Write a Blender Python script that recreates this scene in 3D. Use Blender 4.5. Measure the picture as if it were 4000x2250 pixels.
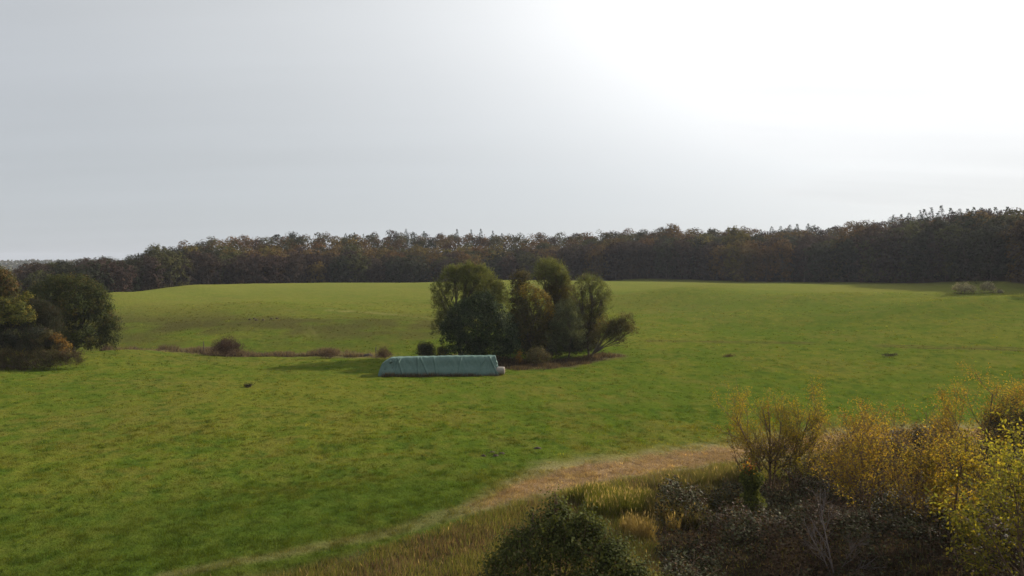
import bpy, math, random
import numpy as np
from mathutils import Vector

for o in list(bpy.data.objects):
    bpy.data.objects.remove(o)
S = bpy.context.scene
COL = S.collection
R = math.radians

# ------------------------------------------------------------------ camera
CAM_Z, PITCH = 18.0, R(2.33)
F_PX, CX, CY = 1718.0, 1288.0, 724.5          # a 2576 x 1449 picture of the 73.7 degree lens
cam_d = bpy.data.cameras.new('camera')
cam = bpy.data.objects.new('camera', cam_d)
COL.objects.link(cam)
cam.location = (0, 0, CAM_Z)
cam.rotation_euler = (R(90) - PITCH, 0, 0)
cam_d.angle = 2 * math.atan(1288.0 / F_PX)
cam_d.clip_start, cam_d.clip_end = 0.5, 9000
S.camera = cam
S.render.resolution_x, S.render.resolution_y = 1024, 576

# ------------------------------------------------------------------ light and sky
SUN_AZ, SUN_EL = R(60), R(27)                  # azimuth to the right of the view direction
sun_dir = Vector((math.sin(SUN_AZ) * math.cos(SUN_EL), math.cos(SUN_AZ) * math.cos(SUN_EL), math.sin(SUN_EL)))
sl = bpy.data.lights.new('sun', 'SUN')
sl.energy, sl.angle, sl.color = 5.0, R(1.5), (1.0, 0.92, 0.79)
sun = bpy.data.objects.new('sun', sl)
COL.objects.link(sun)
sun.rotation_euler = sun_dir.to_track_quat('Z', 'Y').to_euler()

W = bpy.data.worlds.new('World')
S.world = W
W.use_nodes = True
nt = W.node_tree
nt.nodes.clear()


def N(t, kind, **kw):
    n = t.nodes.new(kind)
    for k, v in kw.items():
        setattr(n, k, v)
    return n


def math_node(t, op, a, b=None, c=None, clamp=False):
    n = N(t, 'ShaderNodeMath', operation=op, use_clamp=clamp)
    for i, v in enumerate((a, b, c)):
        if v is None:
            continue
        if isinstance(v, (int, float)):
            n.inputs[i].default_value = v
        else:
            t.links.new(v, n.inputs[i])
    return n.outputs[0]


def ramp(t, fac, stops, interp='LINEAR'):
    n = N(t, 'ShaderNodeValToRGB')
    n.color_ramp.interpolation = interp
    e = n.color_ramp.elements
    while len(e) < len(stops):
        e.new(0.5)
    for el, (p, c) in zip(e, stops):
        el.position = p
        el.color = (*c, 1) if len(c) == 3 else c
    t.links.new(fac, n.inputs[0])
    return n.outputs[0]


sky = N(nt, 'ShaderNodeTexSky', sky_type='NISHITA', sun_disc=False)
sky.sun_elevation, sky.sun_rotation = SUN_EL, SUN_AZ
bg_sky = N(nt, 'ShaderNodeBackground')
bg_sky.inputs['Strength'].default_value = 0.08
nt.links.new(sky.outputs[0], bg_sky.inputs['Color'])
tc = N(nt, 'ShaderNodeTexCoord')
# thin high cloud: brightest near the sun, its unseen far side dimmed to darken the wood's front
GA, GE = R(41), R(34)
dot = N(nt, 'ShaderNodeVectorMath', operation='DOT_PRODUCT')
nrm = N(nt, 'ShaderNodeVectorMath', operation='NORMALIZE')
nt.links.new(tc.outputs['Generated'], nrm.inputs[0])
nt.links.new(nrm.outputs[0], dot.inputs[0])
dot.inputs[1].default_value = (math.sin(GA) * math.cos(GE), math.cos(GA) * math.cos(GE), math.sin(GE))
sep = N(nt, 'ShaderNodeSeparateXYZ')
nt.links.new(nrm.outputs[0], sep.inputs[0])
ang = math_node(nt, 'ARCCOSINE', dot.outputs['Value'])
# cloud streaks: direction projected on a high sheet, stretched sideways
zc = math_node(nt, 'ADD', math_node(nt, 'MAXIMUM', sep.outputs['Z'], 0.0), 0.09)
cu = math_node(nt, 'DIVIDE', sep.outputs['X'], zc)
cv = math_node(nt, 'DIVIDE', sep.outputs['Y'], zc)
cmb = N(nt, 'ShaderNodeCombineXYZ')
nt.links.new(cu, cmb.inputs[0])
nt.links.new(cv, cmb.inputs[1])
mp = N(nt, 'ShaderNodeMapping')
mp.inputs['Rotation'].default_value = (0, 0, R(24))
mp.inputs['Scale'].default_value = (0.26, 0.46, 1)
nt.links.new(cmb.outputs[0], mp.inputs[0])
nz = N(nt, 'ShaderNodeTexNoise')
nz.inputs['Scale'].default_value = 1.0
nz.inputs['Detail'].default_value = 5
nz.inputs['Roughness'].default_value = 0.5
nz.inputs['Distortion'].default_value = 0.25
nt.links.new(mp.outputs[0], nz.inputs[0])
wob = math_node(nt, 'MULTIPLY_ADD', nz.outputs[0], 0.30, -0.15)
mp2 = N(nt, 'ShaderNodeMapping')
mp2.inputs['Rotation'].default_value = (0, 0, R(8))
mp2.inputs['Scale'].default_value = (0.11, 0.85, 1)
nt.links.new(cmb.outputs[0], mp2.inputs[0])
nz2 = N(nt, 'ShaderNodeTexNoise')
nz2.inputs['Scale'].default_value = 1.3
nz2.inputs['Detail'].default_value = 7
nz2.inputs['Roughness'].default_value = 0.55
nt.links.new(mp2.outputs[0], nz2.inputs[0])
wob = math_node(nt, 'ADD', wob, math_node(nt, 'MULTIPLY_ADD', nz2.outputs[0], 0.20, -0.10))
angw = math_node(nt, 'ADD', ang, wob)
fac = math_node(nt, 'DIVIDE', angw, R(120), clamp=True)
veil = ramp(nt, fac, [(0.0, (2.0, 1.97, 1.9)), (0.14, (1.4, 1.39, 1.37)), (0.24, (1.08, 1.085, 1.085)), (0.29, (0.93, 0.94, 0.945)), (0.34, (0.80, 0.817, 0.828)),
                      (0.40, (0.675, 0.695, 0.71)), (0.47, (0.59, 0.611, 0.628)), (0.57, (0.505, 0.528, 0.552)), (0.74, (0.40, 0.422, 0.455)), (1.0, (0.29, 0.312, 0.345))], 'B_SPLINE')
form = math_node(nt, 'ADD', math_node(nt, 'MULTIPLY_ADD', nz2.outputs[0], 0.34, -0.17), math_node(nt, 'MULTIPLY_ADD', nz.outputs[0], 0.36, 0.83))
vs = N(nt, 'ShaderNodeVectorMath', operation='SCALE')
nt.links.new(veil, vs.inputs[0])
nt.links.new(form, vs.inputs['Scale'])
veil = vs.outputs[0]
# the lowest few degrees are seen through more air: greyer
low = N(nt, 'ShaderNodeMapRange', interpolation_type='SMOOTHSTEP')
low.inputs['From Min'].default_value = 0.0
low.inputs['From Max'].default_value = 0.33
low.inputs['To Min'].default_value = 0.95
low.inputs['To Max'].default_value = 0.0
nt.links.new(sep.outputs['Z'], low.inputs['Value'])
mixh = N(nt, 'ShaderNodeMix', data_type='RGBA')
nt.links.new(low.outputs[0], mixh.inputs[0])
nt.links.new(veil, mixh.inputs[6])
lowc = N(nt, 'ShaderNodeVectorMath', operation='MULTIPLY_ADD')
nt.links.new(veil, lowc.inputs[0])
lowc.inputs[1].default_value = (0.41, 0.41, 0.41)
lowc.inputs[2].default_value = (0.28, 0.30, 0.318)
nt.links.new(lowc.outputs[0], mixh.inputs[7])
bg_veil = N(nt, 'ShaderNodeBackground')
nt.links.new(mixh.outputs[2], bg_veil.inputs['Color'])
mixs = N(nt, 'ShaderNodeMixShader')
mixs.inputs[0].default_value = 0.92
nt.links.new(bg_sky.outputs[0], mixs.inputs[1])
nt.links.new(bg_veil.outputs[0], mixs.inputs[2])
wo = N(nt, 'ShaderNodeOutputWorld')
nt.links.new(mixs.outputs[0], wo.inputs['Surface'])

S.view_settings.view_transform = 'Standard'
S.view_settings.look = 'None'
S.view_settings.exposure = 0.2
S.view_settings.gamma = 1.0
S.view_settings.use_curve_mapping = False
S.cycles.use_denoising = True
S.cycles.denoiser = 'OPENIMAGEDENOISE'
S.cycles.denoising_prefilter = 'ACCURATE'
S.cycles.max_bounces = 8
S.cycles.transparent_max_bounces = 8

# ------------------------------------------------------------------ helpers
rng = np.random.default_rng(7)
random.seed(7)


def tag(o, label=None, cat=None, group=None, kind=None):
    if label: o['label'] = label
    if cat: o['category'] = cat
    if group: o['group'] = group
    if kind: o['kind'] = kind
    return o


def hash2(i, j, seed):
    n = (i.astype(np.int64) * 374761393 + j.astype(np.int64) * 668265263 + seed * 1274126177) & 0x7fffffff
    n = ((n ^ (n >> 13)) * 1274126177) & 0x7fffffff
    n = n ^ (n >> 16)
    return (n & 0xffff) / 65535.0


def vnoise(x, y, seed=0):
    xi, yi = np.floor(x), np.floor(y)
    fx, fy = x - xi, y - yi
    u, v = fx * fx * fx * (fx * (fx * 6 - 15) + 10), fy * fy * fy * (fy * (fy * 6 - 15) + 10)
    a, b = hash2(xi, yi, seed), hash2(xi + 1, yi, seed)
    c, d = hash2(xi, yi + 1, seed), hash2(xi + 1, yi + 1, seed)
    return (a * (1 - u) + b * u) * (1 - v) + (c * (1 - u) + d * u) * v


def fbm(x, y, scale, seed=0, octaves=4):
    x, y = np.asarray(x, float) / scale, np.asarray(y, float) / scale
    s, a, t = 0.0, 1.0, 0.0
    for k in range(octaves):
        s = s + a * vnoise(x * 2 ** k + 13.7 * k, y * 2 ** k - 7.3 * k, seed + k)
        t += a
        a *= 0.5
    return s / t


def pchip(xk, yk, x):
    xk, yk = np.asarray(xk, float), np.asarray(yk, float)
    h = np.diff(xk)
    d = np.diff(yk, axis=0) / (h[:, None] if yk.ndim == 2 else h)
    m = np.zeros_like(yk)
    hh = h[:, None] if yk.ndim == 2 else h
    w1, w2 = 2 * hh[1:] + hh[:-1], hh[1:] + 2 * hh[:-1]
    with np.errstate(divide='ignore', invalid='ignore'):
        mm = (w1 + w2) / (w1 / d[:-1] + w2 / d[1:])
    m[1:-1] = np.where(d[:-1] * d[1:] > 0, mm, 0)
    m[0], m[-1] = d[0], d[-1]
    x = np.clip(x, xk[0], xk[-1])
    i = np.clip(np.searchsorted(xk, x) - 1, 0, len(h) - 1)
    t = (x - xk[i]) / h[i]
    H = h[i]
    if yk.ndim == 2:
        t, H = t[:, None], H[:, None]
    return (yk[i] * (1 + 2 * t) * (1 - t) ** 2 + m[i] * H * t * (1 - t) ** 2
            + yk[i + 1] * t * t * (3 - 2 * t) + m[i + 1] * H * t * t * (t - 1))


def smooth(a, b, x):
    t = np.clip((x - a) / (b - a), 0, 1)
    return t * t * (3 - 2 * t)


# a sight line of the photograph -> azimuth (radians) and slope (rise per metre run)
def sight(px, py):
    x, y, u = (px - CX) / F_PX, 1.0, -(py - CY) / F_PX
    fy = y * math.cos(PITCH) + u * math.sin(PITCH)
    fz = -y * math.sin(PITCH) + u * math.cos(PITCH)
    r = math.hypot(x, fy)
    return math.atan2(x, fy), fz / r


def zat(px, py, r):
    return CAM_Z + r * sight(px, py)[1]


# ------------------------------------------------------------------ the lie of the land
EDGE_X = [-800, -300, 0, 290, 500, 800, 1288, 1650, 2000, 2300, 2576, 2680, 2900, 3400, 4200]
EDGE_R = [330, 330, 330, 335, 360, 385, 392, 388, 372, 330, 276, 248, 226, 195, 170]
FRONT_X = [-300, 40, 300, 400, 480, 620, 800, 900, 1100, 1300, 1480, 1650, 1850, 1900, 2100, 2300, 2576, 3400]
FRONT_Y = [680, 676, 652, 642, 638, 638, 634, 642, 646, 636, 618, 600, 590, 606, 588, 566, 532, 520]
SKY_X = [-300, 40, 100, 180, 300, 340, 450, 480, 540, 620, 740, 860, 1000, 1200, 1330, 1420, 1480, 1560, 1650, 1740, 1850, 1900, 2000, 2100, 2250, 2350, 2450, 2576, 3400]
SKY_Y = [690, 674, 660, 652, 648, 638, 630, 608, 597, 594, 590, 592, 584, 584, 593, 592, 586, 578, 576, 576, 572, 584, 570, 560, 548, 536, 530, 522, 515]


def tree_h(px):
    return float(np.interp(px, [0, 460, 1900, 2300, 2576], [20, 22, 22, 24.3, 23.3]))


def column(px):
    E = float(np.interp(px, EDGE_X, EDGE_R))
    zf = zat(px, float(np.interp(px, FRONT_X, FRONT_Y)), E + 5) - tree_h(px)
    zs = zat(px, float(np.interp(px, SKY_X, SKY_Y)), E + 125) - tree_h(px)
    zs2 = zs + 1.0
    if px <= 0:
        pts = [(0, 0), (40, 0), (100, 0.0), (150, 0.25), (170, -1.2), (205, -2.0), (260, -3.5)]
    elif px <= 290:
        pts = [(0, 0), (40, 0), (110, 0), (140, 0.2), (154, 0.25), (164, -1.1), (174, -0.7), (190, 0.4), (225, 3.1), (265, zat(px, 735, 265)), (295, 4.6)]
    elif px <= 500:
        pts = [(0, 0), (40, 0), (110, 0), (128, 0.0), (141, 0.05), (148, -1.0), (157, -0.8), (172, 0.3), (210, 2.7), (250, 5.0), (300, zat(px, 717, 300)), (330, 6.6)]
    elif px <= 640:
        pts = [(0, 0), (40, 0), (110, -0.1), (122, -0.05), (135.5, 0.0), (142, -1.0), (150, -0.8), (161, 0.2), (195, 2.2), (235, 4.5), (280, 6.3), (318, zat(px, 714, 318)), (346, 6.2)]
    elif px <= 800:
        pts = [(0, 0), (40, 0), (100, 0), (115, 0), (128, 0.02), (134, -0.9), (143, -0.7), (152, 0.0), (180, 1.3), (220, 3.4), (260, 5.35), (300, 6.7), (335, zat(px, 712, 335)), (358, 5.8)]
    elif px <= 1000:
        pts = [(0, 0), (40, 0), (100, 0), (112, 0), (124, 0.15), (129, -0.6), (135, -0.5), (142, 0.0), (180, 1.5), (220, 3.5), (260, 5.4), (300, 6.75), (335, zat(px, 711.5, 335)), (360, 5.7)]
    elif px <= 1288:
        pts = [(0, 0), (40, 0), (100, 0), (112, 0), (124, 0.0), (140, 0.25), (180, 1.7), (220, 3.6), (260, 5.5), (300, 6.9), (335, zat(px, 705, 335)), (362, 6.0)]
    elif px <= 1650:
        pts = [(0, 0), (40, 0), (100, 0.1), (125, 0.4), (150, 1.1), (190, 3.0), (230, 5.1), (270, 6.6), (300, 7.3), (330, zat(px, 709, 330)), (355, 6.0)]
    elif px <= 2000:
        pts = [(0, 0), (40, 0), (95, 0.1), (120, 0.7), (150, 2.0), (190, 4.1), (230, 6.0), (265, 7.3), (300, zat(px, 714, 300)), (330, 7.0)]
    elif px <= 2300:
        pts = [(0, 0), (40, 0), (90, 0.1), (115, 0.9), (145, 2.5), (180, 4.7), (215, 6.9), (250, zat(px, 735, 250)), (272, 7.9), (312, zat(px, 716, 312))]
    else:
        pts = [(0, 0), (40, 0), (85, 0.1), (110, 1.0), (140, 2.9), (170, 5.0), (200, 7.2), (228, zat(px, 741, 228)), (244, 8.75), (262, 9.5)]
    pts = [p for p in pts if p[0] < E - 6]
    pts += [(E + 5, zf), (E + 60, zf + 0.45 * (zs - zf)), (E + 125, zs), (E + 240, zs2)]
    if px <= 300:
        pts += [(900, -14), (1500, -15), (2400, -9), (4500, -6), (7000, -6)]
    else:
        pts += [(1100, max(zs * 0.5, -6)), (2400, -6), (4500, -6), (7000, -6)]
    return np.array(pts)


COLS_X = [-800, -300, 0, 290, 500, 640, 800, 1000, 1288, 1650, 2000, 2300, 2576, 2900, 3500]
COLS_A = [math.atan((x - CX) / F_PX) for x in COLS_X]
RF = np.concatenate([np.arange(0, 500, 1.0), np.geomspace(500, 7000, 160)])
T0 = np.stack([pchip(c[:, 0], c[:, 1], RF) for c in map(column, COLS_X)])
AF = np.arange(R(-58), R(58), R(0.25))
TAB = pchip(np.array(COLS_A), T0, AF)

# (x, y, height, radius across, radius deep): swells of the far slope
SWELLS = [(62, 232, 0.9, 26, 16), (95, 205, 0.55, 22, 13), (30, 205, -0.5, 25, 14), (-50, 175, 0.45, 34, 11),
          (-15, 215, -0.35, 40, 14), (110, 165, 0.6, 25, 12), (58, 160, -0.35, 22, 12), (-70, 205, 0.4, 28, 12), (78, 262, 0.5, 18, 11)]


def ground(x, y, fine=True):
    x, y = np.asarray(x, float), np.asarray(y, float)
    r, a = np.hypot(x, y), np.arctan2(x, y)
    ai = np.clip((a - AF[0]) / R(0.25), 0, len(AF) - 1.001)
    i = ai.astype(int)
    fa = ai - i
    rj = np.interp(r, RF, np.arange(len(RF)))
    rj = np.clip(rj, 0, len(RF) - 1.001)
    j = rj.astype(int)
    fr = rj - j
    z = (TAB[i, j] * (1 - fa) + TAB[i + 1, j] * fa) * (1 - fr) + (TAB[i, j + 1] * (1 - fa) + TAB[i + 1, j + 1] * fa) * fr
    for (sx, sy, h, rx, ry) in SWELLS:
        z = z + 3.4 * h * np.exp(-((x - sx) / rx) ** 2 - ((y - sy) / ry) ** 2)
    if fine:
        far = 1 - smooth(350, 600, r)
        z = z + far * (0.34 * (fbm(x, y, 26, 3) - 0.5) + 0.16 * (fbm(x, y, 5, 9, 3) - 0.5))
        z = z + (1 - smooth(120, 190, r)) * 0.17 * (fbm(x, y, 1.3, 21, 3) - 0.5)
    return z


def gz(x, y):
    return float(ground(np.array([x]), np.array([y]))[0])


def at(px, py):
    """the point of the ground a sight line of the photograph meets"""
    a, s = sight(px, py)
    r = np.arange(25, 420, 0.25)
    g = ground(r * math.sin(a), r * math.cos(a))
    k = np.argmax(g >= CAM_Z + r * s)
    return np.array([r[k] * math.sin(a), r[k] * math.cos(a), g[k]])


# strips and patches of the ground, in metres
def poly_dist(x, y, pts):
    d = np.full(np.shape(x), 1e9)
    t_all = np.zeros(np.shape(x))
    tot = 0.0
    for (ax, ay), (bx, by) in zip(pts[:-1], pts[1:]):
        L2 = (bx - ax) ** 2 + (by - ay) ** 2
        t = np.clip(((x - ax) * (bx - ax) + (y - ay) * (by - ay)) / L2, 0, 1)
        dd = np.hypot(x - ax - t * (bx - ax), y - ay - t * (by - ay))
        m = dd < d
        d = np.where(m, dd, d)
        t_all = np.where(m, tot + t * math.sqrt(L2), t_all)
        tot += math.sqrt(L2)
    return d, t_all


def xy(*pts):
    return [tuple(at(*p)[:2]) for p in pts]


STRIP = xy((420, 1449), (700, 1400), (960, 1345), (1180, 1285), (1330, 1232), (1520, 1185), (1700, 1158), (1850, 1140), (2100, 1112), (2350, 1095), (2576, 1090))
STRIP_W = [0.3, 0.4, 0.5, 0.7, 1.7, 2.3, 2.4, 2.3, 2.6, 2.4, 2.4]
TRACK_HILL = xy((830, 781), (930, 786), (1030, 795), (1100, 803), (1180, 816))
TRACK_PATH = xy((725, 782), (745, 800), (770, 825), (785, 845))
TRACK_RIGHT = xy((1640, 858), (1780, 860), (2000, 863), (2180, 869), (2400, 876), (2576, 880))
DITCH = xy((290, 884), (400, 889), (500, 893), (640, 898), (800, 901), (950, 904))
DITCH = [(x * 1.04, y * 1.04) for x, y in DITCH]
GROVE_FLOOR = [(-11.5, 127), (-4, 121), (2, 116), (8, 117.5), (14, 122.5), (18.5, 126.5)]
THICK = xy((1640, 1449), (1640, 1340), (1700, 1260), (1840, 1205), (2080, 1190), (2300, 1150), (2576, 1130))


def seg_interp(t, pts, vals):
    acc = np.concatenate([[0], np.cumsum([math.dist(a, b) for a, b in zip(pts[:-1], pts[1:])])])
    return np.interp(t, acc, vals)


def thicket_mask(x, y):
    """1 inside the bramble thicket to the right of the grass"""
    yb = np.array([p[1] for p in THICK])
    xb = np.array([p[0] for p in THICK])
    lim_x = np.interp(y, yb, xb)
    top = np.interp(x, xb[2:], yb[2:])
    w = 2.2 * (fbm(x, y, 6, 77) - 0.5)
    return smooth(-0.6, 1.0, x - lim_x + w) * smooth(-0.6, 1.0, top - y + w)


def field_colour(x, y):
    """albedo of the ground cover with some light and shade painted in, and masks"""
    x, y = np.asarray(x, float), np.asarray(y, float)
    r = np.hypot(x, y)
    n1, n2, n3 = fbm(x, y, 30, 40), fbm(x, y, 7, 50), fbm(x, y, 1.6, 60, 3)
    n4 = fbm(x * 0.55, y, 14, 70)
    lush = np.array([0.086, 0.122, 0.014])
    yel = np.array([0.138, 0.144, 0.021])
    brown = np.array([0.132, 0.112, 0.034])
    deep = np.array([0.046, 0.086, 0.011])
    f = smooth(0.34, 0.66, 0.4 * n1 + 0.25 * n2 + 0.35 * n3)[..., None]
    c = lush * (1 - f) + yel * f
    f = (0.3 * smooth(0.48, 0.70, 0.4 * n4 + 0.25 * n2 + 0.35 * n3))[..., None]
    c = c * (1 - f) + brown * f
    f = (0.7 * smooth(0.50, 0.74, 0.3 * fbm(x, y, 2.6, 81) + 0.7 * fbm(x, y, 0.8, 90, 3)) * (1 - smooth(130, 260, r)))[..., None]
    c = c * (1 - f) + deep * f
    # vignette and light falloff painted as darker turf on the near left
    f = (0.65 * smooth(74, 44, r + 10 * (n4 - 0.5)) * smooth(14, -6, x))[..., None]
    c = c * (1 - f) + np.array([0.052, 0.082, 0.012]) * f
    # grazing backlight on the grass painted as paler turf up the far slope
    f = (0.55 * smooth(140, 330, r))[..., None]
    c = c * (1 - f) + np.array([0.190, 0.188, 0.046]) * f
    # shade of the slope painted as a browner band low down, left of the grove
    f = (0.95 * np.exp(-((y - 168) / 26) ** 2) * smooth(4, -22, x) * smooth(0.2, 0.6, n2 * 0.5 + n4 * 0.5))[..., None]
    c = c * (1 - f) + np.array([0.076, 0.070, 0.022]) * f
    straw = np.array([0.37, 0.265, 0.16])
    d, t = poly_dist(x, y, STRIP)
    w = seg_interp(t, STRIP, STRIP_W)
    dry = smooth(1.25, 0.55, d / w + 0.9 * (n3 - 0.5) + 0.7 * (n2 - 0.5))
    dry = dry * (0.04 + 0.96 * smooth(17, 27, t + 6 * (n2 - .5)))
    fade = 0.1 + 0.9 * smooth(16, 27, t + 6 * (n2 - .5))
    dry2 = (0.16 + 0.34 * fade) * smooth(2.6, 0.8, d / w + 1.2 * (n3 - .5) + 1.2 * (n2 - .5))
    f = np.maximum(dry, dry2)[..., None]
    c = c * (1 - f) + straw * f
    sx, sy = np.array([p[0] for p in STRIP]), np.array([p[1] for p in STRIP])
    across = np.interp(x, sx, sy) - y + 0.5 * (fbm(x, y, 3, 97) - 0.5)
    rut = np.exp(-((across - 0.9) / 0.28) ** 2) + np.exp(-((across + 0.9) / 0.28) ** 2) + 0.7 * np.exp(-((across + 2.0) / 0.2) ** 2)
    f = (np.clip(0.4 * smooth(0.53, 0.66, fbm(x * 0.6, y, 1.5, 98, 3)) + 0.4 * rut * smooth(0.35, 0.6, fbm(x, y, 2.4, 96)), 0, 0.8) * dry)[..., None]
    c = c * (1 - f) + np.array([0.16, 0.095, 0.055]) * f
    for pts, ww, k in ((TRACK_HILL, 0.55, 0.55), (TRACK_PATH, 0.4, 0.2), (TRACK_RIGHT, 0.6, 0.85)):
        d, t = poly_dist(x, y, pts)
        rut = np.exp(-(np.abs(d - 0.9) / ww) ** 2)
        f = (k * np.clip(rut, 0, 1) * smooth(0.25, 0.6, fbm(x, y, 9, 5)))[..., None]
        c = c * (1 - f) + (np.array([0.25, 0.22, 0.09]) if pts is TRACK_HILL or pts is TRACK_PATH else np.array([0.09, 0.075, 0.025])) * f
    d, t = poly_dist(x, y, DITCH)
    f = (0.7 * smooth(4.0, 2.0, d + 3 * (n2 - .5)) * (r > 118))[..., None]
    c = c * (1 - f) + np.array([0.17, 0.135, 0.065]) * f
    d, t = poly_dist(x, y, GROVE_FLOOR)
    f = (0.9 * smooth(5.6, 3.4, d + 4 * (n2 - .5) + 2.4 * smooth(20, 32, t)))[..., None]
    c = c * (1 - f) + np.array([0.115, 0.085, 0.05]) * f
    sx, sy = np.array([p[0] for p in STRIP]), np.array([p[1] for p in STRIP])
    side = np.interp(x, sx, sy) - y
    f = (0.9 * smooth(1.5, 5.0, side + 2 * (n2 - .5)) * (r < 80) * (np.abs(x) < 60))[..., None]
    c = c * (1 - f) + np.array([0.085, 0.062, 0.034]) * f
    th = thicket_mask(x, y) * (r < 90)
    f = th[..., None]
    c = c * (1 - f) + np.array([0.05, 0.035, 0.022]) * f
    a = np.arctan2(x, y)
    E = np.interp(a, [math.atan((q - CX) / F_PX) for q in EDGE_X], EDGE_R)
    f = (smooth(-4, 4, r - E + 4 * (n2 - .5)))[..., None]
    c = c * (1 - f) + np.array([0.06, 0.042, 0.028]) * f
    f = smooth(700, 1000, r)[..., None]
    patch = fbm(x, y * 0.5, 160, 8, 2)[..., None]
    c = c * (1 - f) + (np.array([0.12, 0.13, 0.04]) * patch + np.array([0.22, 0.17, 0.09]) * (1 - patch)) * f
    return c, dict(dry=dry, thick=th)


# ------------------------------------------------------------------ materials
def attr_material(name, trans=0.0, rough=0.6, spec=0.25, jitter=None, noise=None, bump=None, trans_gain=1.0):
    m = bpy.data.materials.new(name)
    m.use_nodes = True
    t = m.node_tree
    t.nodes.clear()
    a = N(t, 'ShaderNodeAttribute', attribute_name='tint')
    c = a.outputs['Color']
    if jitter:
        oi = N(t, 'ShaderNodeObjectInfo')
        hsv = N(t, 'ShaderNodeHueSaturation')
        t.links.new(math_node(t, 'MULTIPLY_ADD', oi.outputs['Random'], jitter[0], 0.5 - jitter[0] / 2), hsv.inputs['Hue'])
        wn = N(t, 'ShaderNodeTexWhiteNoise', noise_dimensions='1D')
        t.links.new(oi.outputs['Random'], wn.inputs['W'])
        t.links.new(math_node(t, 'MULTIPLY_ADD', wn.outputs['Value'], jitter[1], 1 - jitter[1] / 2), hsv.inputs['Value'])
        t.links.new(c, hsv.inputs['Color'])
        c = hsv.outputs[0]
    co = N(t, 'ShaderNodeTexCoord').outputs['Object']
    if noise:
        for sc, amt in noise:
            n = N(t, 'ShaderNodeTexNoise')
            n.inputs['Scale'].default_value = sc
            n.inputs['Detail'].default_value = 4
            n.inputs['Roughness'].default_value = 0.65
            t.links.new(co, n.inputs['Vector'])
            f = math_node(t, 'MULTIPLY_ADD', n.outputs[0], amt, 1 - amt * 0.5)
            mx = N(t, 'ShaderNodeVectorMath', operation='SCALE')
            t.links.new(c, mx.inputs[0])
            t.links.new(f, mx.inputs['Scale'])
            c = mx.outputs[0]
    p = N(t, 'ShaderNodeBsdfPrincipled')
    p.inputs['Roughness'].default_value = rough
    p.inputs['Specular IOR Level'].default_value = spec
    t.links.new(c, p.inputs['Base Color'])
    if bump:
        prev = None
        for sc, h in bump:
            n = N(t, 'ShaderNodeTexNoise')
            n.inputs['Scale'].default_value = sc
            n.inputs['Detail'].default_value = 5
            n.inputs['Roughness'].default_value = 0.7
            t.links.new(co, n.inputs['Vector'])
            b = N(t, 'ShaderNodeBump')
            b.inputs['Strength'].default_value = 1.0
            b.inputs['Distance'].default_value = h
            t.links.new(n.outputs[0], b.inputs['Height'])
            if prev:
                t.links.new(prev, b.inputs['Normal'])
            prev = b.outputs[0]
        t.links.new(prev, p.inputs['Normal'])
    out = N(t, 'ShaderNodeOutputMaterial')
    sh = p.outputs[0]
    if trans:
        tr = N(t, 'ShaderNodeBsdfTranslucent')
        g = N(t, 'ShaderNodeVectorMath', operation='MULTIPLY')
        g.inputs[1].default_value = (1.25 * trans_gain, 1.15 * trans_gain, 0.6 * trans_gain)
        t.links.new(c, g.inputs[0])
        t.links.new(g.outputs[0], tr.inputs['Color'])
        mx = N(t, 'ShaderNodeMixShader')
        mx.inputs[0].default_value = trans
        t.links.new(p.outputs[0], mx.inputs[1])
        t.links.new(tr.outputs[0], mx.inputs[2])
        sh = mx.outputs[0]
    t.links.new(sh, out.inputs['Surface'])
    return m


def noise_material(name, c1, c2, scale, rough=0.85, spec=0.2, bump=0.02, stretch=(1, 1, 1)):
    m = bpy.data.materials.new(name)
    m.use_nodes = True
    t = m.node_tree
    p = t.nodes['Principled BSDF']
    p.inputs['Roughness'].default_value = rough
    p.inputs['Specular IOR Level'].default_value = spec
    co = N(t, 'ShaderNodeTexCoord').outputs['Object']
    mp_ = N(t, 'ShaderNodeMapping')
    mp_.inputs['Scale'].default_value = stretch
    t.links.new(co, mp_.inputs[0])
    n = N(t, 'ShaderNodeTexNoise')
    n.inputs['Scale'].default_value = scale
    n.inputs['Detail'].default_value = 6
    n.inputs['Roughness'].default_value = 0.65
    t.links.new(mp_.outputs[0], n.inputs['Vector'])
    t.links.new(ramp(t, n.outputs[0], [(0.3, c1), (0.7, c2)]), p.inputs['Base Color'])
    b = N(t, 'ShaderNodeBump')
    b.inputs['Distance'].default_value = bump
    t.links.new(n.outputs[0], b.inputs['Height'])
    t.links.new(b.outputs[0], p.inputs['Normal'])
    return m


M_GROUND = attr_material('meadow_turf', rough=1.0, spec=0.0, noise=[(0.45, 0.35), (1.6, 0.7), (5.0, 0.8), (14.0, 0.5)], bump=[(0.9, 0.4), (3.0, 0.22)])
M_GRASS = attr_material('grass_blade', trans=0.5, rough=0.7, spec=0.05)
M_LEAF = attr_material('leaf', trans=0.36, rough=0.7, spec=0.08)
M_THIN = attr_material('thin_autumn_leaf', trans=0.55, rough=0.65, spec=0.1)
M_GLOSS = attr_material('glossy_leaf', trans=0.15, rough=0.6, spec=0.08)
M_WOOD = attr_material('woodland_leaf', trans=0.2, rough=0.8, spec=0.04, jitter=(0.03, 0.45))
M_BARK = noise_material('bark', (0.055, 0.042, 0.03), (0.13, 0.105, 0.08), 9, bump=0.03, stretch=(1, 1, 0.3))
M_TWIG = noise_material('brown_twig', (0.10, 0.06, 0.035), (0.20, 0.13, 0.08), 12, bump=0.01)
M_PALETWIG = noise_material('grey_dead_wood', (0.12, 0.095, 0.085), (0.22, 0.18, 0.16), 14, bump=0.01)


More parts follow.
